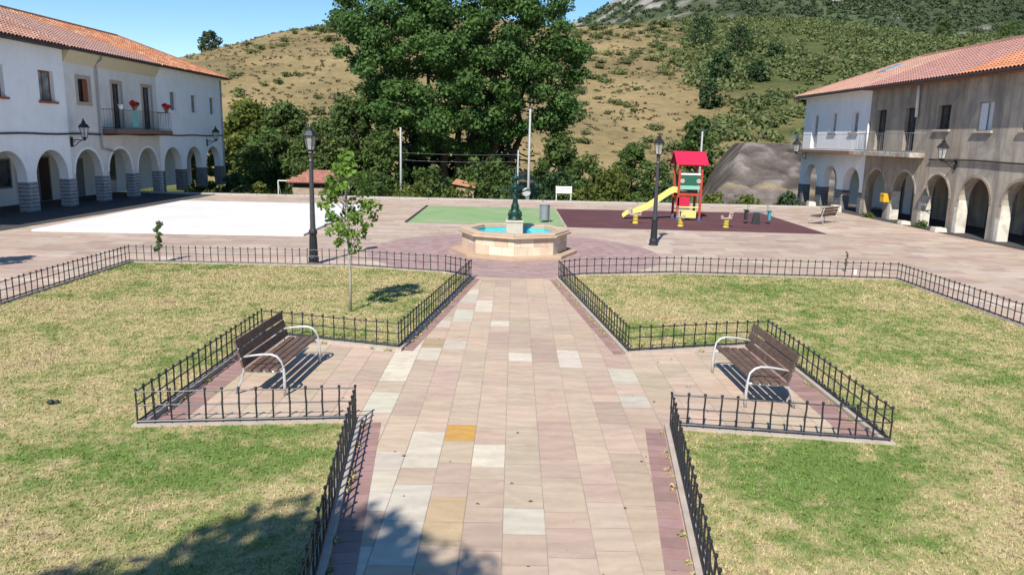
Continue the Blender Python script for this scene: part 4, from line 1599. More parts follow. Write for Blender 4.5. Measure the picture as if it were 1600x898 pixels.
s_.box(tx0 + 0.065, tx1 - 0.065, ty0 - 0.04, ty0 + 0.04, 0.70, 0.78)
s_.box(tx0 + 0.2, tx1 - 0.18, ty0 - 0.05, ty0 + 0.0, 0.16, 0.56)
s_.build('lower_counter', M['paint_yellow_pale'], tw, bevel=0.015)
# slide: trough running towards -x
sd_ = MB()
prof = [(9.0, 1.52), (8.75, 1.54), (8.45, 1.38), (7.9, 0.98), (7.35, 0.60), (6.95, 0.42), (6.6, 0.36), (6.3, 0.32), (6.12, 0.20), (6.02, 0.10)]
ysl = 41.72
hw = 0.27
prev = None
sec = []
for k, (xx, zz) in enumerate(prof):
    sh = 0.28 if k < 6 else 0.16
    sec.append([(xx, ysl - hw, zz + sh), (xx, ysl - hw, zz - 0.02), (xx, ysl + hw, zz - 0.02), (xx, ysl + hw, zz + sh), (xx, ysl + hw - 0.045, zz + sh), (xx, ysl + hw - 0.045, zz + 0.03), (xx, ysl - hw + 0.045, zz + 0.03), (xx, ysl - hw + 0.045, zz + sh)])
for a, b_ in zip(sec[:-1], sec[1:]):
    for j in range(8):
        j2 = (j + 1) % 8
        sd_.poly([a[j], a[j2], b_[j2], b_[j]])
sd_.poly(sec[0])
sd_.poly(sec[-1][::-1])
sd_.build('slide', M['paint_yellow_pale'], tw, recalc=True)
s_ = MB()
s_.tube([(6.7, ysl, 0.02), (6.7, ysl, 0.35)], 0.04, 8)
s_.tube([(6.7, ysl, 0.02), (7.3, ysl, 0.58)], 0.025, 8)
s_.build('slide_leg', M['galv'], tw)
s_ = MB()
for k in range(5):
    s_.tube([(tx0 + 0.1, ty1 + 0.1 + 0.14 * (5 - k), 0.25 + 0.25 * k), (tx1 - 0.1, ty1 + 0.1 + 0.14 * (5 - k), 0.25 + 0.25 * k)], 0.03, 6)
s_.build('climbing_rungs', M['paint_yellow'], tw)


def coil(mb, c, r_, z0, z1, turns, rad):
    n = int(turns * 12)
    mb.tube([(c[0] + r_ * math.cos(2 * math.pi * turns * k / n), c[1] + r_ * math.sin(2 * math.pi * turns * k / n), z0 + (z1 - z0) * k / n) for k in range(n + 1)], rad, 6)


sr = empty('spring_rider')
b = MB()
b.lathe([(0.16, 0.0), (0.16, 0.05), (0.13, 0.06)], 14)
coil(b, (0, 0), 0.11, 0.06, 0.42, 4.5, 0.028)
b.build('spring', M['paint_yellow'], sr, smooth=True)
b = MB()
b.box(-0.30, 0.30, -0.09, 0.09, 0.43, 0.50)
b.box(-0.30, -0.25, -0.09, 0.09, 0.46, 0.62)
b.build('seat', M['stone_surround'], sr, bevel=0.02)
b = MB()
b.hexa([(0.12, -0.03, 0.5), (0.36, -0.03, 0.5), (0.36, 0.03, 0.5), (0.12, 0.03, 0.5), (0.20, -0.03, 0.82), (0.42, -0.03, 0.78), (0.42, 0.03, 0.78), (0.20, 0.03, 0.82)])
b.build('figure_board', M['stone_surround'], sr, bevel=0.015)
b = MB()
b.tube([(0.22, -0.22, 0.70), (0.22, 0.22, 0.70)], 0.018, 6)
b.build('handle', M['black_plastic'], sr)
for i, (x, y, rz, lb) in enumerate([(6.35, 39.3, 2.9, 'white spring rider under the foot of the yellow slide'), (8.5, 38.35, 1.9, 'yellow coiled spring rider in front of the red tower'),
                                    (10.8, 38.3, 0.4, 'spring rider right of the red tower, alone on the maroon floor')]):
    o = sr if i == 0 else copy_tree(sr)
    o.location = (x, y, 0.012)
    o.rotation_euler.z = rz
    tag(o, lb, 'spring rider', 'spring riders on the playground')
sw = empty('seesaw', (13.0, 40.4, 0))
tag(sw, 'low dark seesaw with teal seats at the right end of the playground', 'seesaw')
b = MB()
b.box(12.4, 13.7, 40.36, 40.46, 0.62, 0.72)
b.build('beam', M['galv'], sw, bevel=0.02)
b = MB()
b.hexa([(12.75, 40.3, 0.012), (13.2, 40.3, 0.012), (13.2, 40.52, 0.012), (12.75, 40.52, 0.012), (12.85, 40.34, 0.62), (13.12, 40.34, 0.62), (13.12, 40.48, 0.62), (12.85, 40.48, 0.62)])
b.build('stand', M['black_plastic'], sw, bevel=0.02)
for (xx, mt) in ((12.42, 'black_plastic'), (13.66, 'teal_plastic')):
    b = MB()
    b.box(xx - 0.12, xx + 0.12, 40.24, 40.58, 0.70, 0.76)
    b.box(xx - 0.07, xx + 0.07, 40.30, 40.52, 0.22, 0.70)
    b.build('seat', M[mt], sw, bevel=0.02)
    b = MB()
    b.tube([(xx * 0.85 + 13.04 * 0.15, 40.26, 0.76), (xx * 0.85 + 13.04 * 0.15, 40.26, 0.98), (xx * 0.85 + 13.04 * 0.15, 40.56, 0.98), (xx * 0.85 + 13.04 * 0.15, 40.56, 0.76)], 0.016, 6)
    b.build('handle', M['galv'], sw)

# ------------------------------------------------------------------ things on the arcades
yb = empty('letter_box', RP(44.75, -0.2, 1.0))
b = MB()
b.pbox(RP, 44.68, 45.16, -0.38, -0.024, 1.0, 1.52)
b.build('box_body', M['post_yellow'], yb, bevel=0.03)
b = MB()
b.pbox(RP, 44.75, 45.09, -0.388, -0.383, 1.36, 1.40)
b.build('slot', M['gutter'], yb)
tag(yb, 'yellow letter box fixed to a brown arcade pillar', 'letter box')

for i, (x, y, s, lb) in enumerate([(20.6, 52.6, 0.55, 'small pale stone block at the arcade edge near the far white house'), (20.9, 49.2, 0.6, 'larger pale stone block at the arcade edge beside the distant bench'),
                                   (21.65, 41.9, 0.55, 'flat pale stone block by the brown arcade next to green weeds'), (21.75, 38.6, 0.65, 'flat pale stone slab at the arcade edge under the wall lantern')]):
    b = MB()
    h_ = (0.4, 0.45, 0.22, 0.24)[i]
    b.hexa([(x - s * .5, y - .3, 0), (x + s * .45, y - .35, 0), (x + s * .5, y + .32, 0), (x - s * .45, y + .3, 0), (x - s * .42, y - .26, h_), (x + s * .4, y - .3, h_ * .92), (x + s * .44, y + .28, h_ * .95), (x - s * .4, y + .25, h_)])
    tag(b.build('stone_block', M['paleblock'], None, bevel=0.03), lb, 'stone block', 'stone blocks along the right arcade')


def small_plant(name, x, y, z, h, r_, n, leaf, label, cat, group=None, stemr=0.012, size=0.05, crown_lo=0.3):
    root = empty(name, (x, y, z))
    s = MB()
    s.tube([(x, y, z), (x + 0.02 * h, y, z + h * 0.5), (x - 0.02 * h, y + 0.02, z + h * 0.92)], [stemr, stemr * 0.8, stemr * 0.4], 6)
    s.build('stem', M['bark'], root)
    cl_ = []
    for k in range(9):
        f = crown_lo + (1 - crown_lo) * (k + 0.5) / 9
        cl_.append(((x + random.uniform(-.5, .5) * r_, y + random.uniform(-.5, .5) * r_, z + h * f), r_ * random.uniform(.45, .7), n / 9))
    np_mesh('foliage', leaf_quads(cl_, size), 4, M[leaf], root)
    tag(root, label, cat, group)
    return root


small_plant('sapling', -11.5, 24.3, 0.0, 1.3, 0.17, 420, 'leaf_mid', 'small leafy sapling behind the far corner fence of the left lawn', 'sapling')
small_plant('sapling', 11.3, 25.3, 0.0, 0.72, 0.07, 60, 'leaf_yellow', 'thin dry sapling with white guard behind the right lawn fence', 'sapling', size=0.035)
gd = MB()
gd.lathe([(0.05, 0.0), (0.05, 0.17), (0.045, 0.18)], 10, (11.45, 24.9, 0))
tag(gd.build('trunk_guard', M['paint_white']), 'small white guard tube on the paving behind the right lawn fence', 'tube')
for i, (x, y, lb) in enumerate([(21.35, 45.6, 'yellowish weed clump at the foot of the pillar with the letter box'), (21.9, 40.6, 'green weed clump by the brown arcade between two pale stones')]):
    root = empty('weed', (x, y, 0))
    np_mesh('foliage', leaf_quads([((x, y, 0.16), 0.32, 160), ((x + .2, y + .15, 0.12), 0.22, 80)], 0.07), 4, M['leaf_yellow' if i == 0 else 'leaf_mid'], root)
    tag(root, lb, 'weed', 'weeds along the right arcade')

# balcony flowers
for i, (t, mt, lb) in enumerate([(46.0, None, 'white empty flower pot on the left balcony railing'), (47.6, 1, 'red geraniums in a pot on the left balcony railing above the teal cloth'),
                                 (51.75, 1, 'red geraniums in a pot at the far end of the left balcony railing')]):
    p = LP(t, -0.90, 5.40)
    root = empty('flower_pot', p)
    b = MB()
    b.lathe([(0.10, 0), (0.15, 0.24), (0.165, 0.24), (0.165, 0.28), (0.13, 0.28), (0.12, 0.22)], 12, p)
    b.build('pot', M['paint_white' if mt is None else 'terracotta'], root)
    if mt:
        np_mesh('leaves', leaf_quads([(tuple(p + Vector((0, 0, 0.36))), 0.22, 110)], 0.07), 4, M['leaf_mid'], root)
        np_mesh('flowers', leaf_quads([(tuple(p + Vector((0, -0.2, 0.45))), 0.18, 90), (tuple(p + Vector((0, 0.25, 0.42))), 0.17, 80)], 0.075, asp=0.9), 4, M['petal'], root)
    tag(root, lb, 'flower pot', 'flower pots on the balcony')
b = MB()
nfold = 14
pts0 = [(47.2 + 0.65 * k / nfold, -0.965 - 0.025 * math.sin(k * 1.5)) for k in range(nfold + 1)]
for (ta, da), (tb, db) in zip(pts0[:-1], pts0[1:]):
    b.hexa([LP(ta, da, 4.42), LP(tb, db, 4.42), LP(tb, db + 0.012, 4.42), LP(ta, da + 0.012, 4.42), LP(ta, da, 5.41), LP(tb, db, 5.41), LP(tb, db + 0.012, 5.41), LP(ta, da + 0.012, 5.41)])
tag(b.build('cloth', M['teal_cloth']), 'teal cloth hanging over the balcony railing of the left house', 'cloth')

# ------------------------------------------------------------------ poles, masts, goal, hut
def pole(x, y, z0, z1, r_, material, label, name='light_pole', head=None, arm=None):
    root = empty(name, (x, y, z0))
    b = MB()
    b.tube([(x, y, z0), (x, y, (z0 + z1) / 2), (x, y, z1)], [r_ * 1.25, r_, r_ * 0.8], 8)
    b.build('shaft', M[material], root, smooth=True)
    if head:
        h_ = MB()
        h_.box(x - head, x + head, y - 0.08, y + 0.08, z1 - 0.02, z1 + 0.12)
        h_.build('lamp_head', M['iron_grey'], root, bevel=0.02)
    if arm:
        for zz in arm:
            h_ = MB()
            h_.box(x - 0.6, x + 0.6, y - 0.05, y + 0.05, zz - 0.05, zz + 0.05)
            h_.build('crossarm', M['polewood'], root)
    tag(root, label, 'pole')
    return root


wp = pole(0.98, 52.55, -1.9, 6.25, 0.085, 'polegrey', 'tall pale grey pole at the far plaza edge behind the fountain', head=0.16)
rsn = MB()
rsn.lathe([(0.28, -0.012), (0.30, 0.0), (0.28, 0.012)], 20, (0, 0, 0))
rsn.v = [(0.85 + a, 52.38 + c, 0.62 + b_) for a, b_, c in rsn.v]
rs = empty('round_sign', (0.85, 52.38, 0.1))
rsn.build('disc', M['polegrey'], rs)
b = MB()
b.tube([(0.85, 52.41, 0.10), (0.85, 52.41, 0.9)], 0.025, 6)
b.build('sign_post', M['polegrey'], rs)
tag(rs, 'small round pale sign at the foot of the tall pole', 'sign')
pole(-8.64, 58.0, -1.9, 4.85, 0.085, 'polegrey', 'grey pole in front of the large tree left of the fountain', arm=None)
pole(0.26, 60.0, -1.9, 3.35, 0.07, 'polegrey', 'short grey pole seen just above the fountain column')
pole(16.0, 66.0, -1.9, 5.2, 0.09, 'polegrey', 'grey street light pole behind the red playground tower', head=0.35)
ln_ = MB()
for zz in (3.0, 2.45):
    ln_.tube([(-8.64 + 1.12 * k, 58.0 + 0.25 * k, zz - 0.05 * k * (8 - k) / 8) for k in range(9)], 0.006, 4)
tag(ln_.build('power_line', M['pipe_grey']), 'pair of thin wires running between the grey pole and the short pole', 'wires')
for (px_, Yd, ztop, lb) in ((870, 380, 30, 'thin tall mast on the skyline right of the large tree'), (931, 430, 12, 'short pale post on the mountain shoulder skyline')):
    X_ = (px_ - 803) / 1195 * Yd
    z0_ = max(float(hill_z(X_, Yd)), float(mount_z(X_, Yd)))
    mroot = pole(X_, Yd, z0_ - 1, z0_ + ztop, 0.25, 'polegrey', lb, name='mast')

gl = empty('goal', (-19.3, 66, BASE))
for xx in (-20.5, -18.2):
    b = MB()
    b.tube([(xx, 66, BASE), (xx, 66, 0.22)], 0.05, 8)
    b.build('goal_post', M['paint_white'], gl)
b = MB()
b.tube([(-20.5, 66, 0.2), (-18.2, 66, 0.2)], 0.05, 8)
b.build('crossbar', M['paint_white'], gl)
b = MB()
for xx in (-20.5, -18.2):
    b.tube([(xx, 66, 0.2), (xx, 67.2, BASE + .05)], 0.035, 6)
b.tube([(-20.5, 67.2, BASE + .05), (-18.2, 67.2, BASE + .05)], 0.035, 6)
b.build('back_frame', M['paint_white'], gl)
tag(gl, 'white football goal frame below the trees beyond the white court', 'goal')

hut = empty('stone_hut', (-16.6, 63, BASE))
b = MB()
b.box(-18.1, -14.6, 62.0, 65.0, BASE - 0.3, 0.30)
b.build('wall', M['rubble'], hut)
b = MB()
b.box(-18.0, -14.7, 61.985, 61.995, -0.05, 0.28)
b.build('opening', M['gutter'], hut)
b = MB()


def HP(t, d, z):
    return Vector((t, 61.6 + d, z))


b.poly([(-18.5, 61.6, 0.32), (-14.2, 61.6, 0.32), (-15.3, 63.4, 1.25), (-16.9, 63.4, 1.25)], (0.28, 0.13, 0.10))
b.poly([(-18.5, 65.4, 0.32), (-14.2, 65.4, 0.32), (-15.3, 63.4, 1.25), (-16.9, 63.4, 1.25)], (0.28, 0.13, 0.10))
b.poly([(-18.5, 61.6, 0.32), (-18.5, 65.4, 0.32), (-16.9, 63.4, 1.25)], (0.28, 0.13, 0.10))
b.poly([(-14.2, 61.6, 0.32), (-14.2, 65.4, 0.32), (-15.3, 63.4, 1.25)], (0.28, 0.13, 0.10))


def htile(mbx):
    pitch = 0.25
    for i in range(17):
        t = -18.4 + i * pitch
        for k in range(5):
            f0, f1 = k / 5, (k + 1.1) / 5
            lo, hi = -18.5 + 1.6 * f0, -14.2 - 1.1 * f0
            if not (lo <= t <= hi):
                continue
            c = vary((0.36, 0.16, 0.12), 0.15)
            for (u, h), (u2, h2) in zip([(-.5, 0), (0, .06)], [(0, .06), (.5, 0)]):
                mbx.poly([(t + u * pitch, 61.6 + 1.8 * f0, 0.36 + .93 * f0 + h), (t + u2 * pitch, 61.6 + 1.8 * f0, 0.36 + .93 * f0 + h2),
                          (t + u2 * pitch, 61.6 + 1.8 * f1, 0.33 + .93 * f1 + h2), (t + u * pitch, 61.6 + 1.8 * f1, 0.33 + .93 * f1 + h)], c)


htile(b)
b.build('roof', M['tile'], hut)
tag(hut, 'small tan stone hut with red tiled roof behind the white court', 'hut')

# half hidden orange tiled roof among the bushes
sh = empty('tiled_shed', (-3.8, 57.2, BASE))
b = MB()
b.hexa([(-4.6, 56.4, 0.82), (-2.9, 56.4, 0.55), (-2.7, 57.8, 0.72), (-4.4, 57.8, 1.05), (-4.6, 56.4, 0.9), (-2.9, 56.4, 0.63), (-2.7, 57.8, 0.80), (-4.4, 57.8, 1.13)], (0.46, 0.22, 0.12))
b.build('roof', M['tile'], sh)
b = MB()
b.box(-4.3, -3.0, 56.6, 57.6, BASE - .3, 0.56)
b.build('wall', M['rubble'], sh)
tag(sh, 'small shed with a tilted orange roof among bushes under the large tree', 'shed')


# ------------------------------------------------------------------ trees
def limb(mb, p, q, r0_, r1_, n=6, wob=0.06):
    p, q = Vector(p), Vector(q)
    L = (q - p).length
    pts = []
    for k in range(n + 1):
        f = k / n
        w = L * wob * math.sin(math.pi * f)
        pts.append(p.lerp(q, f) + Vector((random.uniform(-w, w), random.uniform(-w, w), random.uniform(-w, w) * 0.5)))
    mb.tube(pts, [r0_ + (r1_ - r0_) * k / n for k in range(n + 1)], 7, cap=False)


def tree(name, label, x, y, z0, z1, rx, leaf, nleaf, size, lo=0.12, nclump=18, cr=0.42, bark='bark', trunk_r=None, group=None, cat='tree', ry=None, top=0.75, stems=1):
    """crown: clumps spread through an ellipsoid from z0+lo*h to z1"""
    root = empty(name, (x, y, z0))
    h = z1 - z0
    ry = ry or rx
    zc, rz = z0 + h * (1 + lo) / 2, h * (1 - lo) / 2
    tm = MB()
    tr = trunk_r or max(0.05, h * 0.018)
    cl_ = []
    for k in range(nclump):
        f = (k + 0.5) / nclump
        zz = -1 + 2 * f
        a = k * 2.39996 + random.uniform(-.4, .4)
        rr_ = math.sqrt(max(0, 1 - (abs(zz) ** 2.2))) * random.uniform(0.55, 0.98) * (1.0 if zz < 0 else 1 - (1 - top) * zz)
        c = (x + rx * rr_ * math.cos(a) * 0.85, y + ry * rr_ * math.sin(a) * 0.85, zc + rz * zz * 0.86)
        r_ = rx * cr * random.uniform(0.65, 1.15)
        cl_.append((c, r_, nleaf / nclump))
    for s in range(stems):
        bx = x + random.uniform(-.3, .3) * rx * (stems > 1)
        limb(tm, (bx, y, z0 - 0.3), (x + random.uniform(-.2, .2) * rx, y, zc + rz * 0.35), tr, tr * 0.4)
    for (c, r_, n_) in cl_[::2]:
        zb_ = z0 + h * random.uniform(0.15, 0.5)
        limb(tm, (x, y, min(zb_, c[2] - 0.1)), c, tr * 0.4, tr * 0.1, 5)
    tm.build('trunk', M[bark], root, smooth=True)
    np_mesh('crown', leaf_quads(cl_, size), 4, M[leaf], root)
    tag(root, label, cat, group)
    return root


# the large tree: clumps placed through a broad crown, several stems
bt = empty('large_tree', (-4.5, 77, BASE - 0.1))
tag(bt, 'huge dark green broad tree rising above the hill behind the fountain', 'tree')
u = 77 / 1195.0
BX = lambda px_: (px_ - 803) * u
BZ = lambda py_: 4.2 + (215 - py_) * u
tm = MB()
clumps = []
# boundary-following clumps: (px, py, r px)
crown_poly = [(540, 22), (532, 48), (548, 70), (540, 105), (560, 135), (552, 170), (590, 205), (640, 232), (705, 245), (770, 228), (800, 205), (850, 212), (884, 212), (905, 190), (892, 165), (910, 125),
              (905, 85), (890, 55), (868, 20), (850, -10), (815, -40), (760, -62), (700, -68), (640, -50), (600, -25), (575, 0)]
gaps = [(775, 128, 15), (815, 140, 12), (600, 150, 13), (625, 118, 9), (690, 70, 8), (742, 212, 13), (842, 190, 10), (585, 22, 10), (840, 68, 8), (870, 140, 8)]
gp = 25
for gy in range(-75, 262, gp):
    for gx in range(525, 920, gp):
        px_, py_ = gx + random.uniform(-9, 9) + (gp / 2 if (gy // gp) % 2 else 0), gy + random.uniform(-9, 9)
        if not bool(in_poly(np.array(px_), np.array(py_), crown_poly)):
            continue
        near = [g_ for g_ in gaps if math.hypot(px_ - g_[0], py_ - g_[1]) < g_[2] + 3]
        depth = math.sqrt(max(0.08, 1 - ((px_ - 722) / 205) ** 2 * 0.9 - ((py_ - 85) / 175) ** 2 * 0.9))
        for s in ((-1,) if random.random() < 0.25 else (-1, -0.35, 0.5)):
            if near:
                break
            rr_ = 25 * u * random.uniform(0.62, 1.12)
            clumps.append(((BX(720 + (px_ - 720) * 0.93) + random.uniform(-.4, .4), 77 + 8.5 * depth * s + random.uniform(-1.2, 1.2), BZ(py_) + random.uniform(-.4, .4)), rr_ * 0.92, 560 * (rr_ / 1.6) ** 2 * (1.0 if s < 0 else 0.7)))
for k in range(26):
    px_, py_ = random.choice(crown_poly)
    clumps.append(((BX(720 + (px_ - 720) * 0.95) + random.uniform(-.9, .9), 77 + random.uniform(-3, 3), BZ(py_) + random.uniform(-.8, .8)), random.uniform(.5, .9), 70))
for k, (bx, bz) in enumerate([(-6.9, 14), (-5.2, 15), (-3.9, 16), (-1.2, 14), (2.2, 13), (-8.8, 12)]):
    limb(tm, (-4.5 + (bx + 4.5) * 0.45, 77 + random.uniform(-1, 1), BASE - .4), (bx, 77 + random.uniform(-2, 2), bz), 0.44, 0.12, 8, 0.05)
for (c, r_, n_) in clumps[::9]:
    s = random.choice([(-6.5, 6), (-5.2, 8), (-3.9, 7), (-1.5, 7), (1.5, 8), (-8, 7)])
    hz_ = random.uniform(0.75, 2.4)
    limb(tm, (s[0] + (s[0] + 4.5) * 0.12 * (hz_ - 1), 77 + random.uniform(-1, 1), min(s[1] * hz_, c[2] - 0.5)), c, 0.09, 0.03, 6, 0.10)
tm.build('trunk', M['bark'], bt, smooth=True)
np_mesh('crown', leaf_quads(clumps, 0.175, 0.72, 2.2), 4, M['leaf_big'], bt)

PXT = lambda px_, Yd: (px_ - 803) / 1195 * Yd
ZPX = lambda py_, px_, Yd: 4.2 + (217 + 0.022 * (px_ - 803) - py_) / 1195 * Yd


def ptree(name, label, px_, ytop, hw_px, Yd, leaf, nleaf, size=0.2, z0=BASE, **kw):
    return tree(name, label, PXT(px_, Yd), Yd, z0, ZPX(ytop, px_, Yd), hw_px / 1195 * Yd, leaf, nleaf, size, **kw)


G1 = 'trees beyond the far edge of the plaza'
ptree('leafy_tree', 'yellow green rounded tree just right of the left row of houses', 390, 158, 52, 82, 'leaf_yellow', 9500, 0.22, group=G1, lo=0.0, nclump=26)
ptree('leafy_tree', 'mid green tree behind the left street lamp, next to the yellowish one', 450, 160, 50, 80, 'leaf_willow', 9000, 0.22, group=G1, lo=0.0, nclump=24)
ptree('leafy_tree', 'tall grey green tree with a pale trunk left of the large dark tree', 545, 150, 48, 74, 'leaf_willow', 9000, 0.2, group=G1, lo=0.05, bark='bark_pale', nclump=26, trunk_r=0.13)
ptree('leafy_tree', 'lower willow like tree above the red roofed hut', 500, 184, 42, 76, 'leaf_willow', 7000, 0.2, group=G1, lo=0.0, nclump=20)
ptree('leafy_tree', 'dark green tree between the pale trunk tree and the grey pole', 598, 195, 40, 70, 'leaf_mid', 6000, 0.2, group=G1, lo=0.0, nclump=20)
ptree('leafy_tree', 'low green tree over the football goal', 420, 205, 52, 72, 'leaf_mid', 7500, 0.2, group=G1, lo=0.0, nclump=20)
ptree('leafy_tree', 'round green tree right of the tall pale pole', 872, 208, 40, 72, 'leaf_mid', 4200, 0.2, group=G1, lo=0.0, nclump=22)
ptree('leafy_tree', 'bushy tree between the large dark tree and the right street lamp', 985, 222, 34, 74, 'leaf_mid', 3600, 0.2, group=G1, lo=0.0, nclump=20)
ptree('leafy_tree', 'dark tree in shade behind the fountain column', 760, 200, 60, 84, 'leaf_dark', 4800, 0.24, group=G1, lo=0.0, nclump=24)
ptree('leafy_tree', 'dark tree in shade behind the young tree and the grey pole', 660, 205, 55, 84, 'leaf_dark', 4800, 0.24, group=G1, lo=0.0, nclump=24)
ptree('leafy_tree', 'tall dark tree behind the roof of the playground tower', 1085, 178, 32, 92, 'leaf_mid', 3600, 0.24, group=G1, lo=0.0, nclump=20)
G2 = 'bushes beyond the far edge of the plaza'


def pbush(label, px_, ytop, hw_px, Yd, leaf, nleaf, size=0.16, z0=BASE):
    return ptree('bush', label, px_, ytop, hw_px, Yd, leaf, nleaf, size, z0=z0, group=G2, cat='bush', lo=-0.15, nclump=14, cr=0.5, stems=3, top=0.9, trunk_r=0.05)


pbush('green bush seen through the last arch of the left arcade', 338, 212, 22, 68, 'leaf_mid', 2600)
pbush('green bush seen through the second last arch of the left arcade', 300, 214, 24, 70, 'leaf_yellow', 2600)
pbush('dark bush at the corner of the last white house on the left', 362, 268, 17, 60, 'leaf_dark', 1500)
pbush('pale dry bush between the dark corner bush and the football goal', 400, 284, 16, 62, 'leaf_yellow', 1000)
pbush('green bush directly under the large tree left of the orange roof', 668, 258, 34, 64, 'leaf_mid', 2200)
pbush('wide bright bush under the large tree behind the fountain', 762, 246, 48, 66, 'leaf_mid', 3200)
pbush('low yellow green bush at the plaza edge left of the orange roof', 640, 287, 36, 57, 'leaf_yellow', 1500)
pbush('low bush at the plaza edge between orange roof and fountain', 725, 288, 34, 57, 'leaf_yellow', 1500)
pbush('low bush at the plaza edge behind the fountain column', 785, 284, 26, 57.5, 'leaf_mid', 1300)
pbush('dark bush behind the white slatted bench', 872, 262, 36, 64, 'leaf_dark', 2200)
pbush('large yellow green bush left of the right street lamp', 955, 262, 42, 60, 'leaf_yellow', 2800)
pbush('mid green bush above the white slatted bench', 915, 240, 34, 68, 'leaf_mid', 2200)
pbush('green bush right of the street lamp behind the slide', 1032, 252, 30, 66, 'leaf_mid', 2200)
pbush('dark bush below the slide behind the playground tower', 1050, 275, 26, 60, 'leaf_dark', 1500)
pbush('bright low bush at the foot of the grey earth bank', 1168, 305, 26, 58, 'leaf_yellow', 1200)
pbush('dark bush at the corner of the far white house on the right', 1232, 300, 20, 58, 'leaf_dark', 1400)
pbush('low olive bush right of the playground tower', 1118, 300, 22, 59, 'leaf_yellow', 900)
pbush('low olive bush behind the white slatted bench right end', 905, 292, 22, 57, 'leaf_yellow', 1100)
pbush('low dark bush behind the young tree at the plaza edge', 585, 270, 40, 60, 'leaf_mid', 2200)
pbush('low bush right of the hut at the plaza edge', 530, 275, 30, 61, 'leaf_mid', 1800)
pbush('green bush rising behind the red roofed hut', 478, 244, 36, 69, 'leaf_willow', 2200)

# young tree on the left lawn
yt = empty('young_tree', (-3.87, 17.7, 0.03))
tag(yt, 'slender young tree with light green leaves on the left lawn', 'tree')
tm = MB()
tm.tube([(-3.87, 17.7, 0.0), (-3.86, 17.7, 0.9), (-3.88, 17.7, 1.6), (-3.92, 17.7, 2.6), (-3.97, 17.7, 3.6)], [0.035, 0.03, 0.026, 0.018, 0.006], 8)
cl_ = []
for k in range(60):
    f = random.random() ** 0.85
    zz = 1.62 + 2.1 * f
    prof_ = 0.66 * math.sin(math.pi * min(1, (f * 0.86 + 0.16))) ** 0.9
    a = k * 2.39996
    rr_ = prof_ * random.uniform(0.35, 1.0)
    c = (-3.87 - 0.06 * f + rr_ * math.cos(a), 17.7 + rr_ * math.sin(a), zz)
    limb(tm, (-3.87 - 0.04 * f, 17.7, max(1.45, zz - 0.35)), c, 0.010, 0.004, 4)
    cl_.append((c, random.uniform(0.12, 0.24), 26))
tm.build('trunk', M['bark_pale'], yt, smooth=True)
np_mesh('crown', leaf_quads(cl_, 0.062, 0.8, 2.0, asp=0.62), 4, M['leaf_young'], yt)

# trees beside the camera and beyond the left edge, whose shadows fall into view
tree('shade_tree', 'leafy tree beside the viewpoint shading the near left lawn corner', -5.0, -3.9, 0.0, 11.3, 3.0, 'leaf_mid', 15000, 0.135, lo=0.48, nclump=26, cr=0.40)
tree('shade_tree', 'small round tree beyond the left lawn, outside the view', -17.3, 20.9, 0.0, 4.2, 0.75, 'leaf_mid', 1800, 0.09, lo=0.45, nclump=12)

# skyline tree far left
zz_ = float(hill_z(PXT(337, 285), 285))
tree('hilltop_tree', 'round tree alone on the left skyline above the orange roof', PXT(337, 285), 285, zz_ - 0.5, zz_ + 9.5, 4.6, 'leaf_forest', 1500, 0.5, lo=0.1, nclump=14)

# ------------------------------------------------------------------ scrub on the hills
base_shrubs = []
for k in range(4):
    cl_ = []
    for q in range(5):
        cl_.append(((random.uniform(-.6, .6), random.uniform(-.6, .6), random.uniform(.2, .6)), random.uniform(.45, .7), 46))
    o_ = np_mesh('hill_shrub', leaf_quads(cl_, 0.16, 0.8), 4, M['leaf_scrub'])
    base_shrubs.append(o_.data)
    bpy.data.objects.remove(o_)
cnt = 0
tries = 0
while cnt < 290 and tries < 9000:
    tries += 1
    Yd = random.uniform(105, 298)
    px_ = random.choice([random.uniform(352, 540), random.uniform(870, 1060), random.uniform(870, 1060)])
    X_ = PXT(px_, Yd)
    if X_ > float(green_edge(Yd)) - 3:
        continue
    if noise.noise(Vector((X_ * 0.05, Yd * 0.03, 0))) < -0.15:
        continue
    s = random.choice([0.3, 0.4, 0.5, 0.7, 0.9, 1.2]) * (0.7 + Yd / 300)
    if random.random() < 0.10:
        s *= 1.7
    o = bpy.data.objects.new('hill_shrub', base_shrubs[cnt % 4])
    COL.objects.link(o)
    o.location = (X_, Yd, float(hill_z(X_, Yd)) - 0.1)
    o.scale = (s * random.uniform(.9, 1.5), s, s * random.uniform(.6, 1.0))
    o.rotation_euler.z = random.uniform(0, 6.28)
    tag(o, 'small olive green shrub scattered on the dry tan hillside', 'shrub', 'shrubs scattered over the tan hillside')
    cnt += 1

# dry tufts all over the tan slopes
M['leaf_dry'] = leaf_mat('dry_tuft', (0.081, 0.071, 0.033), (0.199, 0.157, 0.076), (0.275, 0.214, 0.109), 0.15, 0.15)
cl_ = []
n = 0
while n < 5200:
    n += 1
    Yd = random.uniform(100, 305)
    X_ = random.uniform(-0.42 * Yd, float(green_edge(Yd)) + 6)
    nn = noise.noise(Vector((X_ * 0.06, Yd * 0.11, 14.0)))
    if nn < 0.02 and random.random() < 0.8:
        continue
    s = random.uniform(0.25, 0.6) * (0.7 + Yd / 260)
    cl_.append(((X_, Yd, float(hill_z(X_, Yd)) + s * 0.1), s, 9))
o = np_mesh('dry_tufts', leaf_quads(cl_, 0.30, 0.5, 2.0), 4, M['leaf_dry'], kind='stuff')
tag(o, 'low dry brown tufts speckling the tan hillside', 'dry tufts')

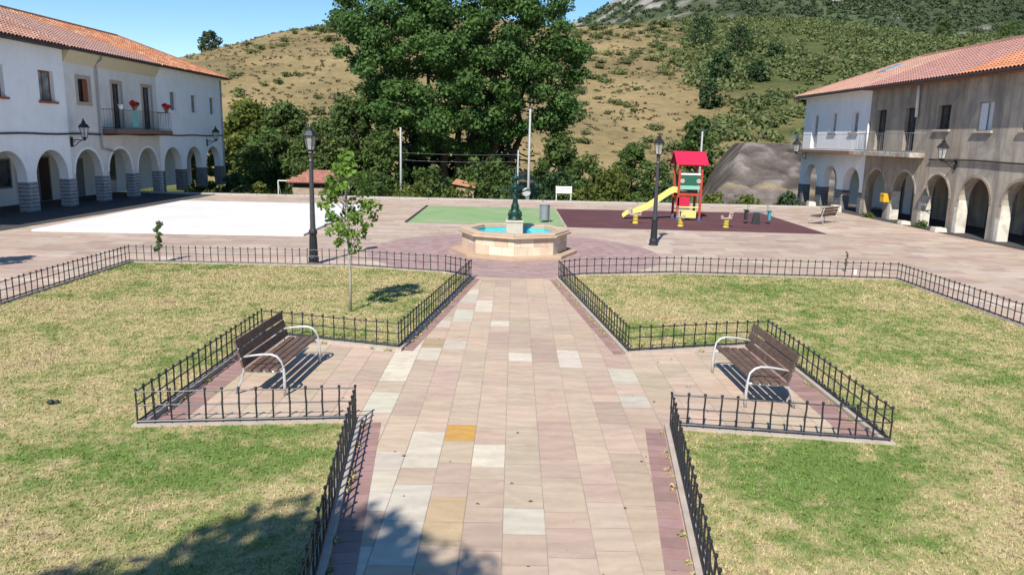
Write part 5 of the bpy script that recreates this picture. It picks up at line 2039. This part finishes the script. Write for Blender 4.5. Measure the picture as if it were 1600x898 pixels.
# dense scrub on the right hillside: one mass
cl_ = []
n = 0
while n < 3400:
    Yd = random.uniform(100, 300) if random.random() < 0.75 else random.uniform(290, 330)
    X_ = random.uniform(float(green_edge(Yd)) - 6, Yd * 0.78 + 6)
    nn = noise.noise(Vector((X_ * 0.045, Yd * 0.03, 4.0)))
    n2_ = noise.noise(Vector((X_ * 0.11, Yd * 0.07, 21.0)))
    if nn < -0.20 and random.random() < 0.85:
        continue
    if X_ < float(green_edge(Yd)) + 14 * n2_ + 2 and random.random() < 0.93:
        continue
    if Yd < 170 and n2_ > 0.05 and random.random() < 0.8:
        continue
    s = random.uniform(0.6, 1.5) * (0.7 + Yd / 260)
    if Yd < 190 and X_ < float(green_edge(Yd)) + 16:
        s *= 1.25
    cl_.append(((X_, Yd, float(hill_z(X_, Yd)) + s * 0.35), s, 55))
    n += 1
o = np_mesh('hillside_scrub', leaf_quads(cl_, 0.42, 0.75, 2.6), 4, M['leaf_scrub'], kind='stuff')
tag(o, 'dense green scrub covering the right hillside', 'scrub')
# taller dark trees dotted over the right hillside
G3 = 'dark trees on the green hillside'
for i, (px_, ytop, ybase, hw_, Yd, lb) in enumerate([(1080, 82, 130, 22, 215, 'dark round tree on the hillside above the street lamp'), (1112, 152, 205, 20, 160, 'dark tall tree on the hillside above the tower roof'),
                                                    (1138, 105, 150, 26, 200, 'wide dark tree on the hillside right of the uppermost round one'), (1170, 160, 190, 18, 165, 'small dark tree on the hillside above the grey bank'),
                                                    (1100, 178, 225, 16, 140, 'dark tree low on the hillside just behind the tower'), (1195, 118, 140, 16, 190, 'dark shrubby tree on the hillside left of the white house roof'),
                                                    (1445, 36, 70, 12, 290, 'pointed light green tree on the slope above the right roofs'), (1545, 38, 70, 22, 290, 'pale green bushy tree above the right roofs at the picture edge')]):
    X_ = PXT(px_, Yd)
    zb_ = float(hill_z(X_, Yd))
    hh_ = (ybase - ytop) / 1195 * Yd
    tree('hillside_tree', lb, X_, Yd, zb_ - 0.5, zb_ + hh_, hw_ / 1195 * Yd, 'leaf_dark' if i < 6 else 'leaf_willow', 1500, 0.32, lo=-0.05, nclump=14, cr=0.5, group=G3)

cl_ = []
n = 0
while n < 6500:
    Yd = 335 + 425 * random.random() ** 0.8
    X_ = random.uniform(0.02 * Yd, Yd * 0.78)
    if float(mount_z(X_, Yd)) < 25:
        n += 1
        continue
    nn = noise.noise(Vector((X_ * 0.02, Yd * 0.012, 8.0)))
    rk = noise.noise(Vector((X_ * 0.05, Yd * 0.05, 9.0)))
    if (rk > 0.12 and Yd > 520 and X_ < 165) or (nn < -0.3 and random.random() < 0.7):
        n += 1
        continue
    s = random.uniform(1.6, 3.4)
    cl_.append(((X_, Yd, float(mount_z(X_, Yd)) + s * 0.3), s, 30))
    n += 1
o = np_mesh('mountain_forest', leaf_quads(cl_, 1.0, 0.8, 2.6), 4, M['leaf_forest'], kind='stuff')
tag(o, 'dark green forest covering the mountain behind the hills', 'forest')

# rough grass strip beyond the plaza edge
n = 26000
X = RNG.uniform(-34, 34, n)
Y = 52.6 + 14 * RNG.random(n) ** 1.5
zb = hill_z(X, Y)
ang = RNG.uniform(0, 6.28, n)
ln = RNG.uniform(0.2, 0.8, n) + np.clip(54.5 - Y, 0, 2) * 0.9
w = RNG.uniform(0.03, 0.07, n)
dx, dy = np.cos(ang), np.sin(ang)
a = np.stack([X - dy * w, Y + dx * w, zb], 1)
b_ = np.stack([X + dy * w, Y - dx * w, zb], 1)
t_ = np.stack([X + dx * ln * 0.4, Y + dy * ln * 0.4, zb + ln], 1)
o = np_mesh('rough_grass', np.stack([a, b_, t_], 1).reshape(-1, 3), 3, M['leaf_yellow'], kind='stuff')
tag(o, 'tall rough grass and weeds beyond the plaza edge', 'grass')

# boulder outcrop on the mountain and small litter on the lawn
X_, Yd = PXT(1285, 560), 560
zb_ = float(mount_z(X_, Yd))
b = MB()
for k in range(7):
    b.ball((X_ + random.uniform(-4, 4), Yd + random.uniform(-3, 3), zb_ + random.uniform(0, 7)), random.uniform(2.0, 4.0), 7, 5, 1.1)
o = b.build('rock_outcrop', mat('pale_rock', (0.40, 0.37, 0.32), 0.95, 0.3, 0.3, 0.6))
tag(o, 'pale rock outcrop standing out of the green mountainside', 'rock')

# weeds hugging the kerbs and fallen leaves on the paving
cl_ = []
for poly in (LAWN_L, LAWN_R):
    for (i, j, n_) in ((5, 6, 26), (9, 10, 16), (7, 8, 12), (6, 7, 6), (8, 9, 8)):
        p, q = Vector(poly[i]), Vector(poly[j])
        e = (q - p).normalized()
        sgn = -1 if poly is LAWN_R else 1
        nn_ = Vector((e.y, -e.x)) * (-sgn)
        for k in range(n_):
            f = random.random() ** 0.8
            w = p.lerp(q, f) + nn_ * random.uniform(0.08, 0.14)
            cl_.append(((w.x, w.y, 0.02), random.uniform(0.03, 0.085), 22))
o = np_mesh('kerb_weeds', leaf_quads(cl_, 0.022, 0.6), 4, M['blade'], kind='stuff')
tag(o, 'small dry weeds growing in the joint along the path kerbs', 'weeds')
n = 420
X = RNG.uniform(-12, 12, n)
Y = 5.5 + 24 * RNG.random(n) ** 1.5
ang = RNG.uniform(0, 6.28, n)
sz = RNG.uniform(0.012, 0.035, n)
dx, dy = np.cos(ang) * sz, np.sin(ang) * sz
z0_ = np.where(np.array([inside_lawn(a, b) for a, b in zip(X, Y)]), 0.052, 0.014)
h1, h2 = RNG.uniform(0.0, 0.02, n), RNG.uniform(0.0, 0.02, n)
q = np.stack([np.stack([X - dx, Y - dy, z0_], 1), np.stack([X + dy * .5, Y - dx * .5, z0_ + h1], 1), np.stack([X + dx, Y + dy, z0_ + 0.004], 1), np.stack([X - dy * .5, Y + dx * .5, z0_ + h2], 1)], 1)
o = np_mesh('fallen_leaves', q.reshape(-1, 3), 4, leaf_mat('fallen_leaf', (0.16, 0.10, 0.05), (0.30, 0.22, 0.12), (0.42, 0.36, 0.22), 0.1, 3.0), kind='stuff')
tag(o, 'scattered dry fallen leaves on the paving and lawns', 'leaves')
lt = MB()
lt.ball((-7.07, 11.05, 0.075), 0.055, 8, 5, 0.7)
lt.ball((-6.99, 11.07, 0.07), 0.04, 8, 5, 0.8)
tag(lt.build('litter', M['black_plastic']), 'small dark piece of litter lying on the left lawn', 'litter')
